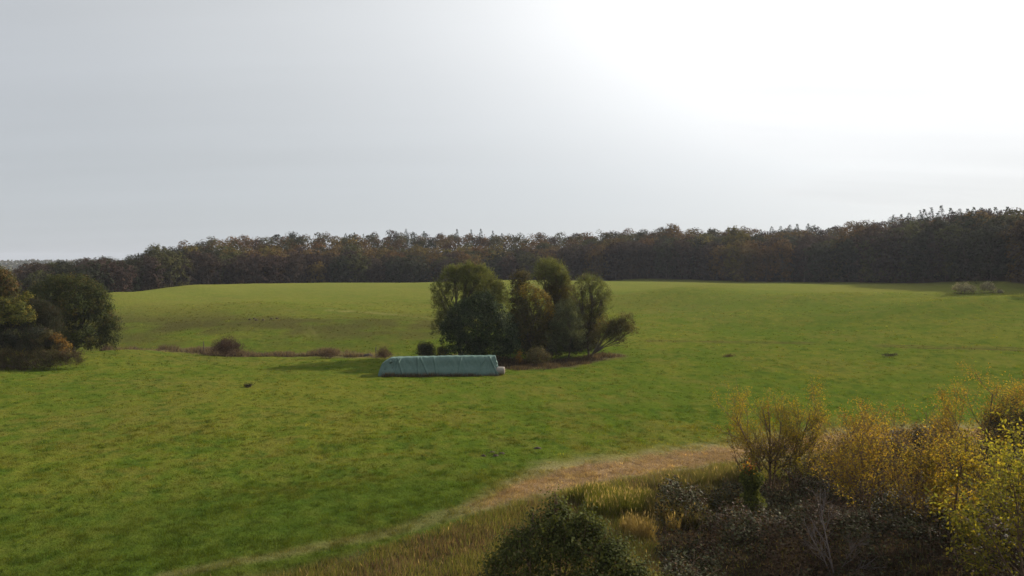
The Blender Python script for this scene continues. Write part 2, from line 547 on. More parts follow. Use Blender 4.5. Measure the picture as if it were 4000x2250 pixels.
# ------------------------------------------------------------------ mesh building
def mesh_np(name, V, F, mat, col=None, smooth_faces=False):
    V = np.ascontiguousarray(V, np.float32).reshape(-1, 3)
    F = np.ascontiguousarray(F, np.int32)
    me = bpy.data.meshes.new(name)
    n, k = F.shape
    me.vertices.add(len(V))
    me.vertices.foreach_set('co', V.ravel())
    me.loops.add(n * k)
    me.loops.foreach_set('vertex_index', F.ravel())
    me.polygons.add(n)
    me.polygons.foreach_set('loop_start', np.arange(0, n * k, k, dtype=np.int32))
    me.polygons.foreach_set('use_smooth', np.full(n, smooth_faces, dtype=bool))
    me.update(calc_edges=True)
    if col is not None:
        a = me.attributes.new('tint', 'FLOAT_COLOR', 'POINT')
        c4 = np.ones((len(V), 4), np.float32)
        c4[:, :3] = np.clip(col, 0.002, 1)
        a.data.foreach_set('color', c4.ravel())
    me.materials.append(mat)
    return me


def link(name, me, parent=None, loc=None):
    o = bpy.data.objects.new(name, me)
    COL.objects.link(o)
    if parent: o.parent = parent
    if loc is not None: o.location = loc
    return o


def empty(name, loc):
    o = bpy.data.objects.new(name, None)
    COL.objects.link(o)
    o.location = loc
    o.empty_display_size = 0.5
    return o


def unit(v):
    return v / np.maximum(np.linalg.norm(v, axis=-1, keepdims=True), 1e-9)


def leaf_arrays(P, axis, length, width, g):
    """rhombic leaves: base P, along AXIS"""
    n = len(P)
    axis = unit(axis)
    side = unit(np.cross(axis, g.normal(size=(n, 3))))
    L = np.broadcast_to(length, (n,))[:, None]
    Wd = np.broadcast_to(width, (n,))[:, None]
    nrm_ = np.cross(axis, side)
    mid = P + axis * L * 0.45 + nrm_ * Wd * 0.12
    V = np.stack([P, mid - side * Wd * 0.5, P + axis * L, mid + side * Wd * 0.5], 1)
    F = np.arange(n * 4).reshape(n, 4)
    return V.reshape(-1, 3), F


def blade_arrays(P, height, width, lean, g):
    n = len(P)
    th = g.uniform(0, 2 * math.pi, n)
    s = np.stack([np.cos(th), np.sin(th), np.zeros(n)], 1) * (np.broadcast_to(width, (n,)) / 2)[:, None]
    tip = P + np.stack([lean * height * g.normal(0, 1, n), lean * height * g.normal(0, 1, n), np.broadcast_to(height, (n,))], 1)
    V = np.stack([P - s, P + s, tip], 1)
    return V.reshape(-1, 3), np.arange(n * 3).reshape(n, 3)


def tubes_mesh(name, tubes, mat, sides=5):
    Vs, Fs, off = [], [], 0
    ca = np.linspace(0, 2 * math.pi, sides, endpoint=False)
    for pts, rad in tubes:
        pts = np.asarray(pts, float)
        rad = np.asarray(rad, float)
        n = len(pts)
        d = unit(np.gradient(pts, axis=0))
        ref = np.where(np.abs(d[:, 2:3]) > 0.9, [[1.0, 0, 0]], [[0, 0, 1.0]])
        u = unit(np.cross(d, ref))
        v = np.cross(d, u)
        ring = pts[:, None] + rad[:, None, None] * (u[:, None] * np.cos(ca)[None, :, None] + v[:, None] * np.sin(ca)[None, :, None])
        Vs.append(ring.reshape(-1, 3))
        i = np.arange(n - 1)[:, None] * sides + np.arange(sides)[None]
        j = np.arange(n - 1)[:, None] * sides + (np.arange(sides)[None] + 1) % sides
        Fs.append((np.stack([i, j, j + sides, i + sides], -1).reshape(-1, 4)) + off)
        off += n * sides
    return mesh_np(name, np.concatenate(Vs), np.concatenate(Fs), mat, smooth_faces=True)


def palette(g, n, cols, weights, jit=0.18):
    cols = np.array(cols, float)
    k = g.choice(len(cols), n, p=np.array(weights) / np.sum(weights))
    return cols[k] * (1 + jit * g.normal(size=(n, 1)))


def limb(p, q, r0, r1, g, sag=0.12, n=7):
    p, q = np.asarray(p, float), np.asarray(q, float)
    L = np.linalg.norm(q - p)
    t = np.linspace(0, 1, n)[:, None]
    mid = (p + q) / 2 + g.normal(0, sag * L * 0.5, 3) + np.array([0, 0, sag * L * 0.3])
    pts = (1 - t) ** 2 * p + 2 * t * (1 - t) * mid + t * t * q
    pts[1:-1] += g.normal(0, 0.012 * L, (n - 2, 3))
    return pts, r0 + (r1 - r0) * np.linspace(0, 1, n) ** 0.8


# a tree from lobes: (x, y, z, rx, ry, rz, palette key or None)
PAL = {
    'oak': ([(0.045, 0.056, 0.016), (0.06, 0.068, 0.018), (0.095, 0.088, 0.022), (0.11, 0.08, 0.024)], [5, 4, 2, 0.8]),
    'darkoak': ([(0.038, 0.055, 0.024), (0.052, 0.070, 0.030), (0.075, 0.09, 0.04), (0.03, 0.042, 0.018)], [5, 3, 1.5, 3]),
    'willow': ([(0.13, 0.145, 0.05), (0.165, 0.18, 0.065), (0.11, 0.115, 0.045), (0.18, 0.165, 0.06)], [4, 3, 3, 1.5]),
    'silver': ([(0.12, 0.135, 0.075), (0.165, 0.18, 0.105), (0.095, 0.10, 0.055)], [4, 2, 3]),
    'yellow': ([(0.26, 0.17, 0.03), (0.19, 0.135, 0.03), (0.14, 0.115, 0.032), (0.30, 0.20, 0.03)], [3, 3, 3, 1.2]),
    'brown': ([(0.095, 0.078, 0.034), (0.12, 0.096, 0.038), (0.082, 0.078, 0.032), (0.135, 0.10, 0.036)], [4, 2, 3, 1]),
    'rust': ([(0.11, 0.062, 0.024), (0.12, 0.08, 0.026), (0.075, 0.062, 0.022), (0.065, 0.07, 0.022)], [2, 2, 3, 5]),
    'ygreen': ([(0.12, 0.12, 0.025), (0.16, 0.14, 0.028), (0.08, 0.088, 0.022), (0.22, 0.17, 0.03)], [4, 2, 3, 1]),
    'orange': ([(0.24, 0.13, 0.022), (0.18, 0.10, 0.025), (0.11, 0.075, 0.028), (0.28, 0.17, 0.03)], [3, 3, 4, 0.8]),
    'sapling': ([(0.32, 0.24, 0.03), (0.26, 0.21, 0.03), (0.18, 0.165, 0.028), (0.33, 0.21, 0.027)], [4, 4, 2, 1.5]),
    'rustsap': ([(0.35, 0.225, 0.032), (0.28, 0.175, 0.034), (0.17, 0.11, 0.035), (0.31, 0.235, 0.035)], [4, 3, 2.5, 3.5]),
    'lemon': ([(0.31, 0.27, 0.035), (0.24, 0.23, 0.035), (0.16, 0.165, 0.03), (0.35, 0.27, 0.03)], [4, 3, 2, 1]),
    'bramble': ([(0.055, 0.054, 0.022), (0.095, 0.098, 0.048), (0.040, 0.035, 0.018), (0.072, 0.042, 0.022), (0.12, 0.08, 0.025)], [5, 2.2, 4, 2.4, 1.0]),
    'shrub': ([(0.082, 0.094, 0.024), (0.058, 0.068, 0.02), (0.11, 0.118, 0.032), (0.17, 0.165, 0.07)], [4, 4, 2, 0.7]),
    'ivy': ([(0.11, 0.125, 0.028), (0.075, 0.085, 0.022), (0.16, 0.165, 0.035)], [3, 3, 1.5]),
    'flame': ([(0.30, 0.10, 0.025), (0.28, 0.15, 0.03), (0.22, 0.16, 0.035)], [3, 2, 2]),
    'twiggy': ([(0.115, 0.075, 0.06), (0.095, 0.07, 0.045), (0.14, 0.10, 0.075)], [3, 3, 2]),
    'purple': ([(0.075, 0.045, 0.042), (0.06, 0.04, 0.034), (0.095, 0.06, 0.048)], [3, 3, 2]),
    'hedge': ([(0.085, 0.062, 0.038), (0.075, 0.066, 0.03), (0.11, 0.072, 0.045), (0.06, 0.058, 0.026)], [3, 3, 2, 2]),
    'pale': ([(0.36, 0.33, 0.19), (0.42, 0.37, 0.22), (0.29, 0.27, 0.15)], [3, 2, 2]),  # pale leaves, raised further to put haze and sunlight into the colour
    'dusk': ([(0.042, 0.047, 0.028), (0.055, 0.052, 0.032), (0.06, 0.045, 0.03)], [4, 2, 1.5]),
}


def crown_from_lobes(name, lobes, n_leaves, leaf, pal, g, mat, style='broad', clump=0.55, per_clump=26, inner=0.18, nz_=0.4):
    vol = np.array([(l[3] * l[4] + l[3] * l[5] + l[4] * l[5]) for l in lobes])
    n_cl = max(len(lobes), int(n_leaves / per_clump))
    which = g.choice(len(lobes), n_cl, p=vol / vol.sum())
    L = np.array([l[:6] for l in lobes], float)[which]
    d = unit(g.normal(size=(n_cl, 3)))
    d[:, 2] = np.where(d[:, 2] < -0.55, -d[:, 2], d[:, 2])
    rad = np.where(g.random(n_cl) < inner, g.uniform(0.25, 0.8, n_cl), g.uniform(0.78, 1.04, n_cl))
    C = L[:, :3] + d * L[:, 3:6] * rad[:, None]
    out = unit(d / L[:, 3:6])
    keys = [l[6] if len(l) > 6 and l[6] else pal for l in lobes]
    cl_col = np.empty((n_cl, 3))
    for i in range(len(lobes)):
        m = which == i
        if m.any():
            cl_col[m] = palette(g, int(m.sum()), *PAL[keys[i]], jit=0.12)
    cid = np.repeat(np.arange(n_cl), per_clump)
    n = len(cid)
    cs = clump * g.uniform(0.6, 1.35, n_cl)
    off = g.normal(size=(n, 3)) * cs[cid][:, None] * 0.55
    if style == 'willow':
        off += out[cid] * (g.uniform(-0.4, 1.3, n) * cs[cid])[:, None]
        off[:, 2] += np.abs(g.normal(0, 0.35, n)) * cs[cid]
    P = C[cid] + off
    ax = out[cid] + g.normal(0, 0.75, (n, 3))
    if style == 'willow':
        ax = 1.1 * out[cid] + g.normal(0, 0.4, (n, 3)) + np.array([0, 0, 0.45])
        ln, wd = leaf * g.uniform(1.1, 2.2, n), leaf * g.uniform(0.28, 0.5, n)
    elif style == 'droop':
        ax = 0.7 * out[cid] + g.normal(0, 0.45, (n, 3)) + np.array([0, 0, -0.6])
        ln, wd = leaf * g.uniform(0.8, 1.5, n), leaf * g.uniform(0.5, 0.8, n)
    else:
        ln, wd = leaf * g.uniform(0.7, 1.35, n), leaf * g.uniform(0.55, 0.95, n)
    col = cl_col[cid] * (1 + 0.16 * g.normal(size=(n, 1)))
    if style == 'broad':
        # leaf blades face outwards and up, as leaves do
        nv = unit(0.9 * out[cid] + 0.7 * unit(off) + np.array([0, 0, 0.45]) + g.normal(0, nz_, (n, 3)))
        ax = unit(np.cross(nv, g.normal(size=(n, 3))) + np.array([0, 0, -0.25]))
        sd_ = unit(np.cross(ax, nv))
        L1, W1 = ln[:, None], wd[:, None]
        V = np.stack([P, P + ax * L1 * 0.45 - sd_ * W1 * 0.5, P + ax * L1, P + ax * L1 * 0.45 + sd_ * W1 * 0.5], 1).reshape(-1, 3)
        F = np.arange(n * 4).reshape(n, 4)
    else:
        V, F = leaf_arrays(P, ax, ln, wd, g)
    return mesh_np(name, V, F, mat, np.repeat(col, 4, 0)), C, which


def lobed_tree(name, label, cat, base, lobes, n_leaves, leaf, pal, seed, trunk_r=0.3, fork=0.25, style='broad', mat=None,
               clump=0.55, group=None, twigs=1.0, bark=None, per_clump=26, trunk_name='trunk', crown_name='crown', stems=1, inner=0.18):
    g = np.random.default_rng(seed)
    root = tag(empty(name, base), label, cat, group)
    me, C, which = crown_from_lobes(crown_name, lobes, n_leaves, leaf, pal, g, mat or M_LEAF, style, clump, per_clump, inner)
    top = max(l[2] for l in lobes)
    tubes = []
    forks = []
    for s in range(stems):
        ox, oy = (0, 0) if stems == 1 else g.normal(0, 0.25 * stems ** 0.5, 2)
        fx_, fy_ = 0.04 * ox, 0.04 * oy
        lean = g.normal(0, 0.03 * top, 2)
        fp = np.array([ox * 2.2 + lean[0], oy * 2.2 + lean[1], max(0.3, fork * top * g.uniform(0.8, 1.2))])
        tubes.append(limb((fx_, fy_, -0.3), fp, trunk_r, trunk_r * 0.72, g, 0.05))
        forks.append(fp)
    for i, l in enumerate(lobes):
        q = np.array(l[:3]) + np.array([0, 0, 0.25 * l[5]])
        fp = forks[int(np.argmin([np.linalg.norm(q[:2] - f[:2]) for f in forks]))]
        if q[2] < fp[2] * 0.8:
            fp = np.array([0, 0, max(0.2, q[2] * 0.5)])
        pts, rad = limb(fp, q, trunk_r * 0.5, trunk_r * 0.16, g, 0.16, 9)
        tubes.append((pts, rad))
        mine = C[which == i]
        for q2 in mine[: int(10 * twigs)]:
            k = g.integers(3, 8)
            tubes.append(limb(pts[k], q2, trunk_r * 0.15, 0.02, g, 0.12, 5))
    tr = link(trunk_name, tubes_mesh(trunk_name, tubes, bark or M_BARK), root)
    cr = link(crown_name, me, root)
    return root


def grow(g, p, d, L, r, level, top, cfg, tubes, anchors):
    n = 5 if level else 7
    pts = [p.copy()]
    dirs = []
    dd = d.copy()
    for i in range(n):
        dd = dd + g.normal(0, cfg['wander'], 3) + np.array([0, 0, cfg['up']])
        dd /= np.linalg.norm(dd)
        p = p + dd * L / n
        pts.append(p.copy())
        dirs.append(dd.copy())
    tubes.append((pts, np.linspace(r, max(r * 0.4, 0.008), n + 1)))
    if level >= top - 1:
        for i in range(1, n + 1):
            anchors.append((pts[i], dirs[i - 1]))
    if level < top:
        for _ in range(cfg['kids'][level]):
            t = g.uniform(cfg['from'][level], 1.0)
            k = min(int(t * n), n - 1)
            b = pts[k] + (pts[k + 1] - pts[k]) * (t * n - k)
            q = g.normal(0, 1, 3)
            q -= dirs[k] * np.dot(q, dirs[k])
            q /= np.linalg.norm(q) + 1e-9
            a = g.uniform(*cfg['angle'])
            nd = dirs[k] * math.cos(a) + q * math.sin(a)
            grow(g, b, nd, L * g.uniform(*cfg['len']) * (1.1 - 0.4 * t), max(r * (1 - 0.55 * t) * 0.55, 0.01), level + 1, top, cfg, tubes, anchors)


CFG = dict(wander=0.10, up=0.06, kids=[9, 6, 3], angle=(0.45, 0.95), len=(0.42, 0.62), **{'from': [0.18, 0.15, 0.2]})


def branching(name, label, cat, base, stems, leaves, leaf, pal, seed, mat=None, group=None, cfg=None, top=2, style='broad',
              spread=0.12, bark=None, trunk_name='stems', crown_name='foliage', bare_below=0.0, tone=None):
    """stems: (dx, dy, direction, length, radius)"""
    g = np.random.default_rng(seed)
    c = dict(CFG)
    c.update(cfg or {})
    root = tag(empty(name, base), label, cat, group)
    tubes, anchors = [], []
    for dx, dy, d, L, r in stems:
        grow(g, np.array([dx, dy, -0.2]), unit(np.array(d, float)), L, r, 0, top, c, tubes, anchors)
    link(trunk_name, tubes_mesh(trunk_name, tubes, bark or M_TWIG, 4), root)
    if leaves:
        A = np.array([a[0] for a in anchors])
        D = np.array([a[1] for a in anchors])
        ok = A[:, 2] > bare_below
        A, D = A[ok], D[ok]
        k = g.integers(0, len(A), leaves)
        P = A[k] + g.normal(0, spread, (leaves, 3))
        if style == 'droop':
            ax = D[k] * 0.4 + g.normal(0, 0.7, (leaves, 3)) + np.array([0, 0, -0.55])
        else:
            ax = D[k] * 0.6 + g.normal(0, 0.8, (leaves, 3))
        # neighbouring twigs share a tone
        cl = palette(g, len(A), *PAL[pal], jit=0.12)
        zz = (A[:, 2] - A[:, 2].min()) / max(np.ptp(A[:, 2]), 0.1)
        if tone:
            mixk = g.random(len(A)) < tone[1] * (1 - zz)
            cl[mixk] = palette(g, int(mixk.sum()), *PAL[tone[0]], jit=0.12)
        col = cl[k] * (1 + 0.15 * g.normal(size=(leaves, 1)))
        V, F = leaf_arrays(P, ax, leaf * g.uniform(0.7, 1.4, leaves), leaf * g.uniform(0.45, 0.75, leaves), g)
        link(crown_name, mesh_np(crown_name, V, F, mat or M_THIN, np.repeat(col, 4, 0)), root)
    return root


# ------------------------------------------------------------------ ground sheet
def build_ground():
    a = np.concatenate([np.arange(-180, -44, 4.0), np.arange(-44, 44, 0.25), np.arange(44, 180, 4.0)])
    a = np.radians(a)
    r = np.concatenate([[0.0, 6, 14, 22, 28], 33 * np.exp(np.arange(0, math.log(430 / 33), 0.0075)), np.geomspace(434, 6500, 50)])
    A, RR = np.meshgrid(a, r, indexing='ij')
    X, Y = RR * np.sin(A), RR * np.cos(A)
    # behind the lens the land simply goes on level
    Z = ground(X, Y)
    w = smooth(R(50), R(75), np.abs(A))
    Z = Z * (1 - w) + w * (0.4 * (fbm(X, Y, 60, 3) - 0.5) - 6 * smooth(500, 2000, RR))
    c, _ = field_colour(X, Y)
    na, nr = X.shape
    i = np.arange(na)[:, None] * nr + np.arange(nr - 1)[None]
    j = ((np.arange(na)[:, None] + 1) % na) * nr + np.arange(nr - 1)[None]
    F = np.stack([i, i + 1, j + 1, j], -1).reshape(-1, 4)
    F = F[:, ::-1]
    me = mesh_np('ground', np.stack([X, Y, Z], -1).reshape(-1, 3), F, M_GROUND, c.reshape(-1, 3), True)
    tag(link('ground', me), 'rolling green pasture rising to a low hill crest', None, None, 'structure')


build_ground()

# ------------------------------------------------------------------ the wood beyond the crest
A_OF = lambda px: math.atan((px - CX) / F_PX)


def wood_tree_mesh(seed, h, w, cols, wts, n=5200, leaf=0.66, style='round', bare=0.0):
    """one broadleaf of the wood as trunk mesh and crown mesh"""
    g = np.random.default_rng(seed)
    lob = []
    # a dome of boughs over a skirt of lower ones
    for i in range(9):
        q = (i + 0.5) / 9
        el = math.asin(min(1, 0.05 + 0.95 * q))
        th = i * 2.4 + g.uniform(-0.3, 0.3)
        sz = w * g.uniform(0.24, 0.32)
        rr = w * 0.5 - sz * 0.7
        lob.append((rr * math.cos(el) * math.cos(th), rr * math.cos(el) * math.sin(th), h * 0.60 + (h * 0.36 - sz * 0.55) * math.sin(el), sz, sz, sz * 0.8))
    for i in range(12):
        th = i * 2.4 + g.uniform(-0.4, 0.4)
        t = 0.08 + 0.46 * (i + g.uniform(0, 1)) / 12
        sz = w * g.uniform(0.17, 0.25)
        rr = w * (0.5 - 0.12 * (1 - t)) - sz * 0.8
        lob.append((rr * math.cos(th), rr * math.sin(th), t * h, sz, sz, sz * 1.1))
    lob.append((0, 0, h * 0.55, w * 0.34, w * 0.34, h * 0.28))
    PAL['_t'] = (cols, wts)
    me, C, which = crown_from_lobes('crown', lob, n, leaf, '_t', g, M_WOOD, 'broad', 0.7, 14, 0.05, 0.22)
    tubes = [limb((0, 0, -0.5), (0, 0, h * 0.45), 0.32, 0.22, g, 0.02, 4)]
    for i, l in enumerate(lob):
        tubes.append(limb((0, 0, h * 0.4), l[:3], 0.14, 0.05, g, 0.1, 4))
        for q in C[which == i][:3]:
            tubes.append(limb(l[:3], q, 0.06, 0.03, g, 0.1, 3))
    return tubes_mesh('trunk', tubes, M_BARK, 4), me


def spruce_mesh(seed, h, w):
    g = np.random.default_rng(seed)
    P, ax, sz = [], [], []
    for i in range(26):
        t = i / 25
        z = h * (0.18 + 0.82 * t)
        rad = w * 0.55 * (1 - t) ** 0.8 + 0.1
        m = int(7 + 16 * (1 - t))
        for k in range(m):
            th = g.uniform(0, 6.28)
            for q in (0.35, 0.7, 1.0):
                rr = rad * q * g.uniform(0.8, 1.1)
                P.append((rr * math.cos(th), rr * math.sin(th), z - 0.22 * rr + g.normal(0, 0.12)))
                sz.append(0.55 + 0.55 * (1 - t))
                ax.append((math.cos(th), math.sin(th), -0.35 + g.normal(0, 0.25)))
    P.append((0, 0, h - 0.9)); ax.append((0, 0, 1)); sz.append(1.0)
    P, ax = np.array(P), np.array(ax)
    n = len(P)
    col = palette(g, n, [(0.030, 0.045, 0.026), (0.042, 0.055, 0.03), (0.025, 0.036, 0.022)], [3, 2, 2])
    sz = np.array(sz)
    V, F = leaf_arrays(P, ax, sz * g.uniform(0.8, 1.3, n), sz * g.uniform(0.45, 0.75, n), g)
    return tubes_mesh('trunk', [limb((0, 0, -0.5), (0, 0, h), 0.25, 0.03, g, 0.0, 6)], M_BARK, 4), mesh_np('crown', V, F, M_WOOD, np.repeat(col, 4, 0))


COPPER = ([(0.125, 0.076, 0.026), (0.15, 0.095, 0.028), (0.10, 0.070, 0.028), (0.17, 0.095, 0.026)], [4, 3, 3, 1])
OLIVE = ([(0.078, 0.078, 0.026), (0.095, 0.088, 0.028), (0.062, 0.062, 0.024)], [4, 2, 3])
GOLD = ([(0.17, 0.125, 0.026), (0.14, 0.105, 0.028), (0.11, 0.09, 0.026)], [3, 3, 2])
DARKG = ([(0.034, 0.038, 0.02), (0.042, 0.046, 0.022), (0.04, 0.036, 0.022)], [4, 2, 2])
PLUM = ([(0.058, 0.038, 0.03), (0.072, 0.046, 0.03), (0.046, 0.034, 0.028)], [4, 2, 3])  # low tone holds the deep shade of the wood's backlit edge
KINDS = {
    'copper': [wood_tree_mesh(100 + i, 22, w, *COPPER) for i, w in enumerate((13.5, 15, 12))],
    'olive': [wood_tree_mesh(120 + i, 22, w, *OLIVE) for i, w in enumerate((14, 12.5, 15))],
    'gold': [wood_tree_mesh(140 + i, 22, w, *GOLD) for i, w in enumerate((12.5, 13.5))],
    'dark': [wood_tree_mesh(160 + i, 22, w, *DARKG) for i, w in enumerate((13.5, 15))],
    'plum': [wood_tree_mesh(180 + i, 22, w, *PLUM) for i, w in enumerate((13, 14))],
    'spruce': [spruce_mesh(200 + i, 24, w) for i, w in enumerate((5.5, 6.5))],
}
WORDS = {'copper': 'copper-brown', 'olive': 'olive-green', 'gold': 'golden', 'dark': 'dark green', 'plum': 'dull plum-brown'}


def wood_tree(kind, x, y, h, rot, label, group, name=None, wide=1.0):
    tr, cr = random.choice(KINDS[kind])
    root = tag(empty(name or ('spruce' if kind == 'spruce' else 'woodland_tree'), (x, y, gz(x, y))), label, 'tree', group)
    s = h / (24 if kind == 'spruce' else 22)
    root.scale = (s * wide, s * wide, s)
    root.rotation_euler = (0, 0, rot)
    link('trunk', tr, root)
    link('crown', cr, root)
    return root


ZONES = [(140, 'at the far left tip of the wood'), (300, 'above the lone round oak'), (460, 'just right of the lone round oak'), (640, 'above the reddish ditch shrub'),
         (820, 'above the wispy ditch shrub'), (960, 'above the left end of the tarpaulin'), (1095, 'above the tarpaulin, left of the grove'), (1270, 'over the big left willow of the grove'),
         (1440, 'over the tallest willow of the grove'), (1600, 'over the right end of the grove'), (1760, 'just right of the grove'), (1900, 'left of the skyline spruce clump'),
         (2080, 'below the skyline spruce clump'), (2220, 'around the thin domed skyline tree'), (2380, 'left of the pale field shrubs'), (2520, 'behind the pale field shrubs'), (9999, 'at the right edge of the view')]


def zone_words(px):
    return next(w for lim, w in ZONES if px < lim)


def order_words(i, n):
    if n == 2: return ('left one', 'right one')[i]
    if i == 0: return 'leftmost'
    if i == n - 1: return 'rightmost'
    names = ['', 'second', 'third', 'fourth', 'fifth', 'sixth', 'seventh', 'eighth']
    if n == 3: return 'middle one'
    return f'{names[i]} from left' if i < (n + 1) // 2 else f'{names[n - 1 - i]} from right'


def build_wood():
    g = np.random.default_rng(31)
    rest = []
    rows = [0, 9, 20, 33, 47, 62, 79, 97, 116, 137, 160]
    count, named = 0, {}
    for k, dr in enumerate(rows):
        a = A_OF(45) + g.uniform(0, 0.02)
        while a < A_OF(3600):
            px = CX + F_PX * math.tan(a)
            E = np.interp(px, EDGE_X, EDGE_R)
            r = E + dr + g.normal(0, 1.8)
            aa = a + g.normal(0, 0.004)
            x, y = r * math.sin(aa), r * math.cos(aa)
            h = tree_h(px) * g.uniform(0.88, 1.1)
            if k == 0: h = tree_h(px) * g.uniform(0.78, 1.04)
            p = [0.36, 0.26, 0.10, 0.12, 0.16]
            if px < 480: p = [0.03, 0.12, 0.0, 0.50, 0.35]
            elif k <= 1: p = [0.12, 0.10, 0.02, 0.32, 0.44]  # front shade of the wood put into colour: darker kinds in the outer rows
            elif px < 1330: p = [0.42, 0.28, 0.14, 0.06, 0.10]
            elif px > 1900: p = [0.24, 0.16, 0.06, 0.18, 0.36]
            kind = g.choice(['copper', 'olive', 'gold', 'dark', 'plum'], p=p)
            vis = px < 2640
            if vis and k <= 4 and count < 285:
                row = ('front-row', 'second-row', 'inner')[min(k, 2)]
                tree = wood_tree(kind, x, y, h, g.uniform(0, 6.28), '', None, wide=g.uniform(1.0, 1.25))
                named.setdefault((f'{WORDS[kind]} {row} woodland tree', zone_words(px), f'{WORDS[kind]} {row} trees'), []).append((px, tree))
                count += 1
            else:
                rest.append((x, y, h, kind))
            a += g.uniform(8.0, 11.0) / r * (1.0 + 0.02 * k)
    for (what, where, gr), members in named.items():
        members.sort(key=lambda m: m[0])
        n = len(members)
        for i, (_, tree) in enumerate(members):
            tag(tree, f'{what} {where}' + (', ' + order_words(i, n) if n > 1 else ''), None, f'{gr} {where}' if n > 1 else None)
    # the deeper rows of the wood as one mass of crowns
    Vs, Cs = [], []
    for x, y, h, kind in rest:
        cols, wts = {'copper': COPPER, 'olive': OLIVE, 'gold': GOLD, 'dark': DARKG, 'plum': PLUM}[kind]
        n = 400
        w = g.uniform(5.8, 7.4)
        nb = 12
        B = unit(g.normal(size=(nb, 3)) + [0, 0, 0.5]) * np.array([w * 0.66, w * 0.66, h * 0.24]) + np.array([x, y, gz(x, y) + h * 0.66])
        k = g.integers(0, nb, n)
        d = unit(g.normal(size=(n, 3)))
        d[:, 2] = np.abs(d[:, 2]) * np.where(g.random(n) < 0.75, 1, -1)
        P = B[k] + d * np.array([w * 0.44, w * 0.44, h * 0.11]) * g.uniform(0.88, 1.04, (n, 1))
        ax = unit(np.cross(d + [0, 0, 0.4] + g.normal(0, 0.4, (n, 3)), g.normal(size=(n, 3))))
        sd_ = unit(np.cross(ax, d + [0, 0, 0.4]))
        L1, W1 = g.uniform(0.7, 1.2, (n, 1)), g.uniform(0.6, 1.0, (n, 1))
        Vs.append(np.stack([P, P + ax * L1 * 0.45 - sd_ * W1 * 0.5, P + ax * L1, P + ax * L1 * 0.45 + sd_ * W1 * 0.5], 1).reshape(-1, 3))
        c = palette(g, nb, cols, wts, 0.15)[k] * g.uniform(0.75, 1.2) * (1 + 0.15 * g.normal(size=(n, 1)))
        Cs.append(np.repeat(c, 4, 0))
    V = np.concatenate(Vs)
    F = np.arange(len(V)).reshape(-1, 4)
    tag(link('far_wood', mesh_np('far_wood', V, F, M_WOOD, np.concatenate(Cs))), 'deep mass of autumn tree crowns behind the front trees of the wood', None, None, 'stuff')
    # spruces that stand out of the skyline
    def px_tree(kind, px, py, dr, label, group, name=None, wide=1.0, hmax=30):
        r = np.interp(px, EDGE_X, EDGE_R) + dr
        a = A_OF(px)
        x, y = r * math.sin(a), r * math.cos(a)
        h = min(max(zat(px, py, r) - gz(x, y), 9), hmax)
        return wood_tree(kind, x, y, h, g.uniform(0, 6.28), label, group, name, wide)
    for i, (px, py) in enumerate(((870, 584), (893, 582), (915, 586), (938, 584), (980, 582), (997, 579), (1022, 573), (1040, 580), (1067, 579), (1150, 574), (1185, 575), (1210, 573), (1240, 578), (1262, 584), (1318, 588))):
        px_tree('spruce', px, py + 3, 128 + g.uniform(-8, 8), 'small dark spruce tip in the canopy left of the grove, ' + order_words(i, 15), 'spruces on the left skyline', wide=1.05)
    for i, (px, py) in enumerate(((1912, 578), (1940, 570), (1962, 569), (1985, 566), (2003, 564), (2030, 563), (2048, 566))):
        px_tree('spruce', px, py, 118 + g.uniform(-6, 8), 'dark spruce in the clump on the dip of the skyline, ' + order_words(i, 7), 'spruces in the skyline clump', wide=1.3)
    for i, (px, py) in enumerate(((2245, 541), (2263, 540), (2284, 536), (2310, 530), (2322, 527), (2338, 523), (2363, 518), (2388, 524), (2410, 526), (2430, 526), (2446, 522), (2464, 523), (2484, 525), (2500, 522), (2530, 521))):
        px_tree('spruce', px, py, 118 + g.uniform(-6, 8), 'dark spruce on the highest right end of the wood, ' + order_words(i, 15), 'spruces on the right skyline', wide=1.25)
    px_tree('dark', 738, 581, 100, 'dark green round crown standing above the copper canopy on the skyline', None, 'woodland_tree', 0.85, 34)
    px_tree('olive', 395, 611, 20, 'ragged tree rising above the low left arm of the wood', None, 'woodland_tree', 0.8, 34)
    px_tree('gold', 482, 613, 40, 'yellow-green crown at the step where the canopy begins to rise', None, 'woodland_tree', 0.8, 30)
    px_tree('copper', 1690, 560, 60, 'high copper crown peaking above the wood right of the grove', None, 'woodland_tree', 0.9, 34)
    px_tree('gold', 1850, 566, 20, 'golden topped crown at the end of the middle canopy beside the spruces', None, 'woodland_tree', 0.9, 34)
    # two thin crowned trees on the skyline
    for px, py, lab in ((2173, 540, 'thin domed tree crown with sky between its twigs on the skyline'), (2550, 508, 'half bare tall tree on the skyline at the right end of the wood')):
        r = np.interp(px, EDGE_X, EDGE_R) + 70
        a = A_OF(px)
        x, y = r * math.sin(a), r * math.cos(a)
        z0 = gz(x, y)
        h = zat(px, py, r) - z0
        branching('bare_tree', lab, 'tree', (x, y, z0), [(0, 0, (0.02, 0, 1), h * 0.62, 0.45)], 900, 0.5, 'brown', int(px), M_LEAF,
                  cfg=dict(kids=[12, 9, 3], angle=(0.35, 0.85), len=(0.5, 0.7), **{'from': [0.45, 0.2, 0.2]}), spread=0.35, trunk_name='trunk', crown_name='crown', bark=M_BARK)


build_wood()


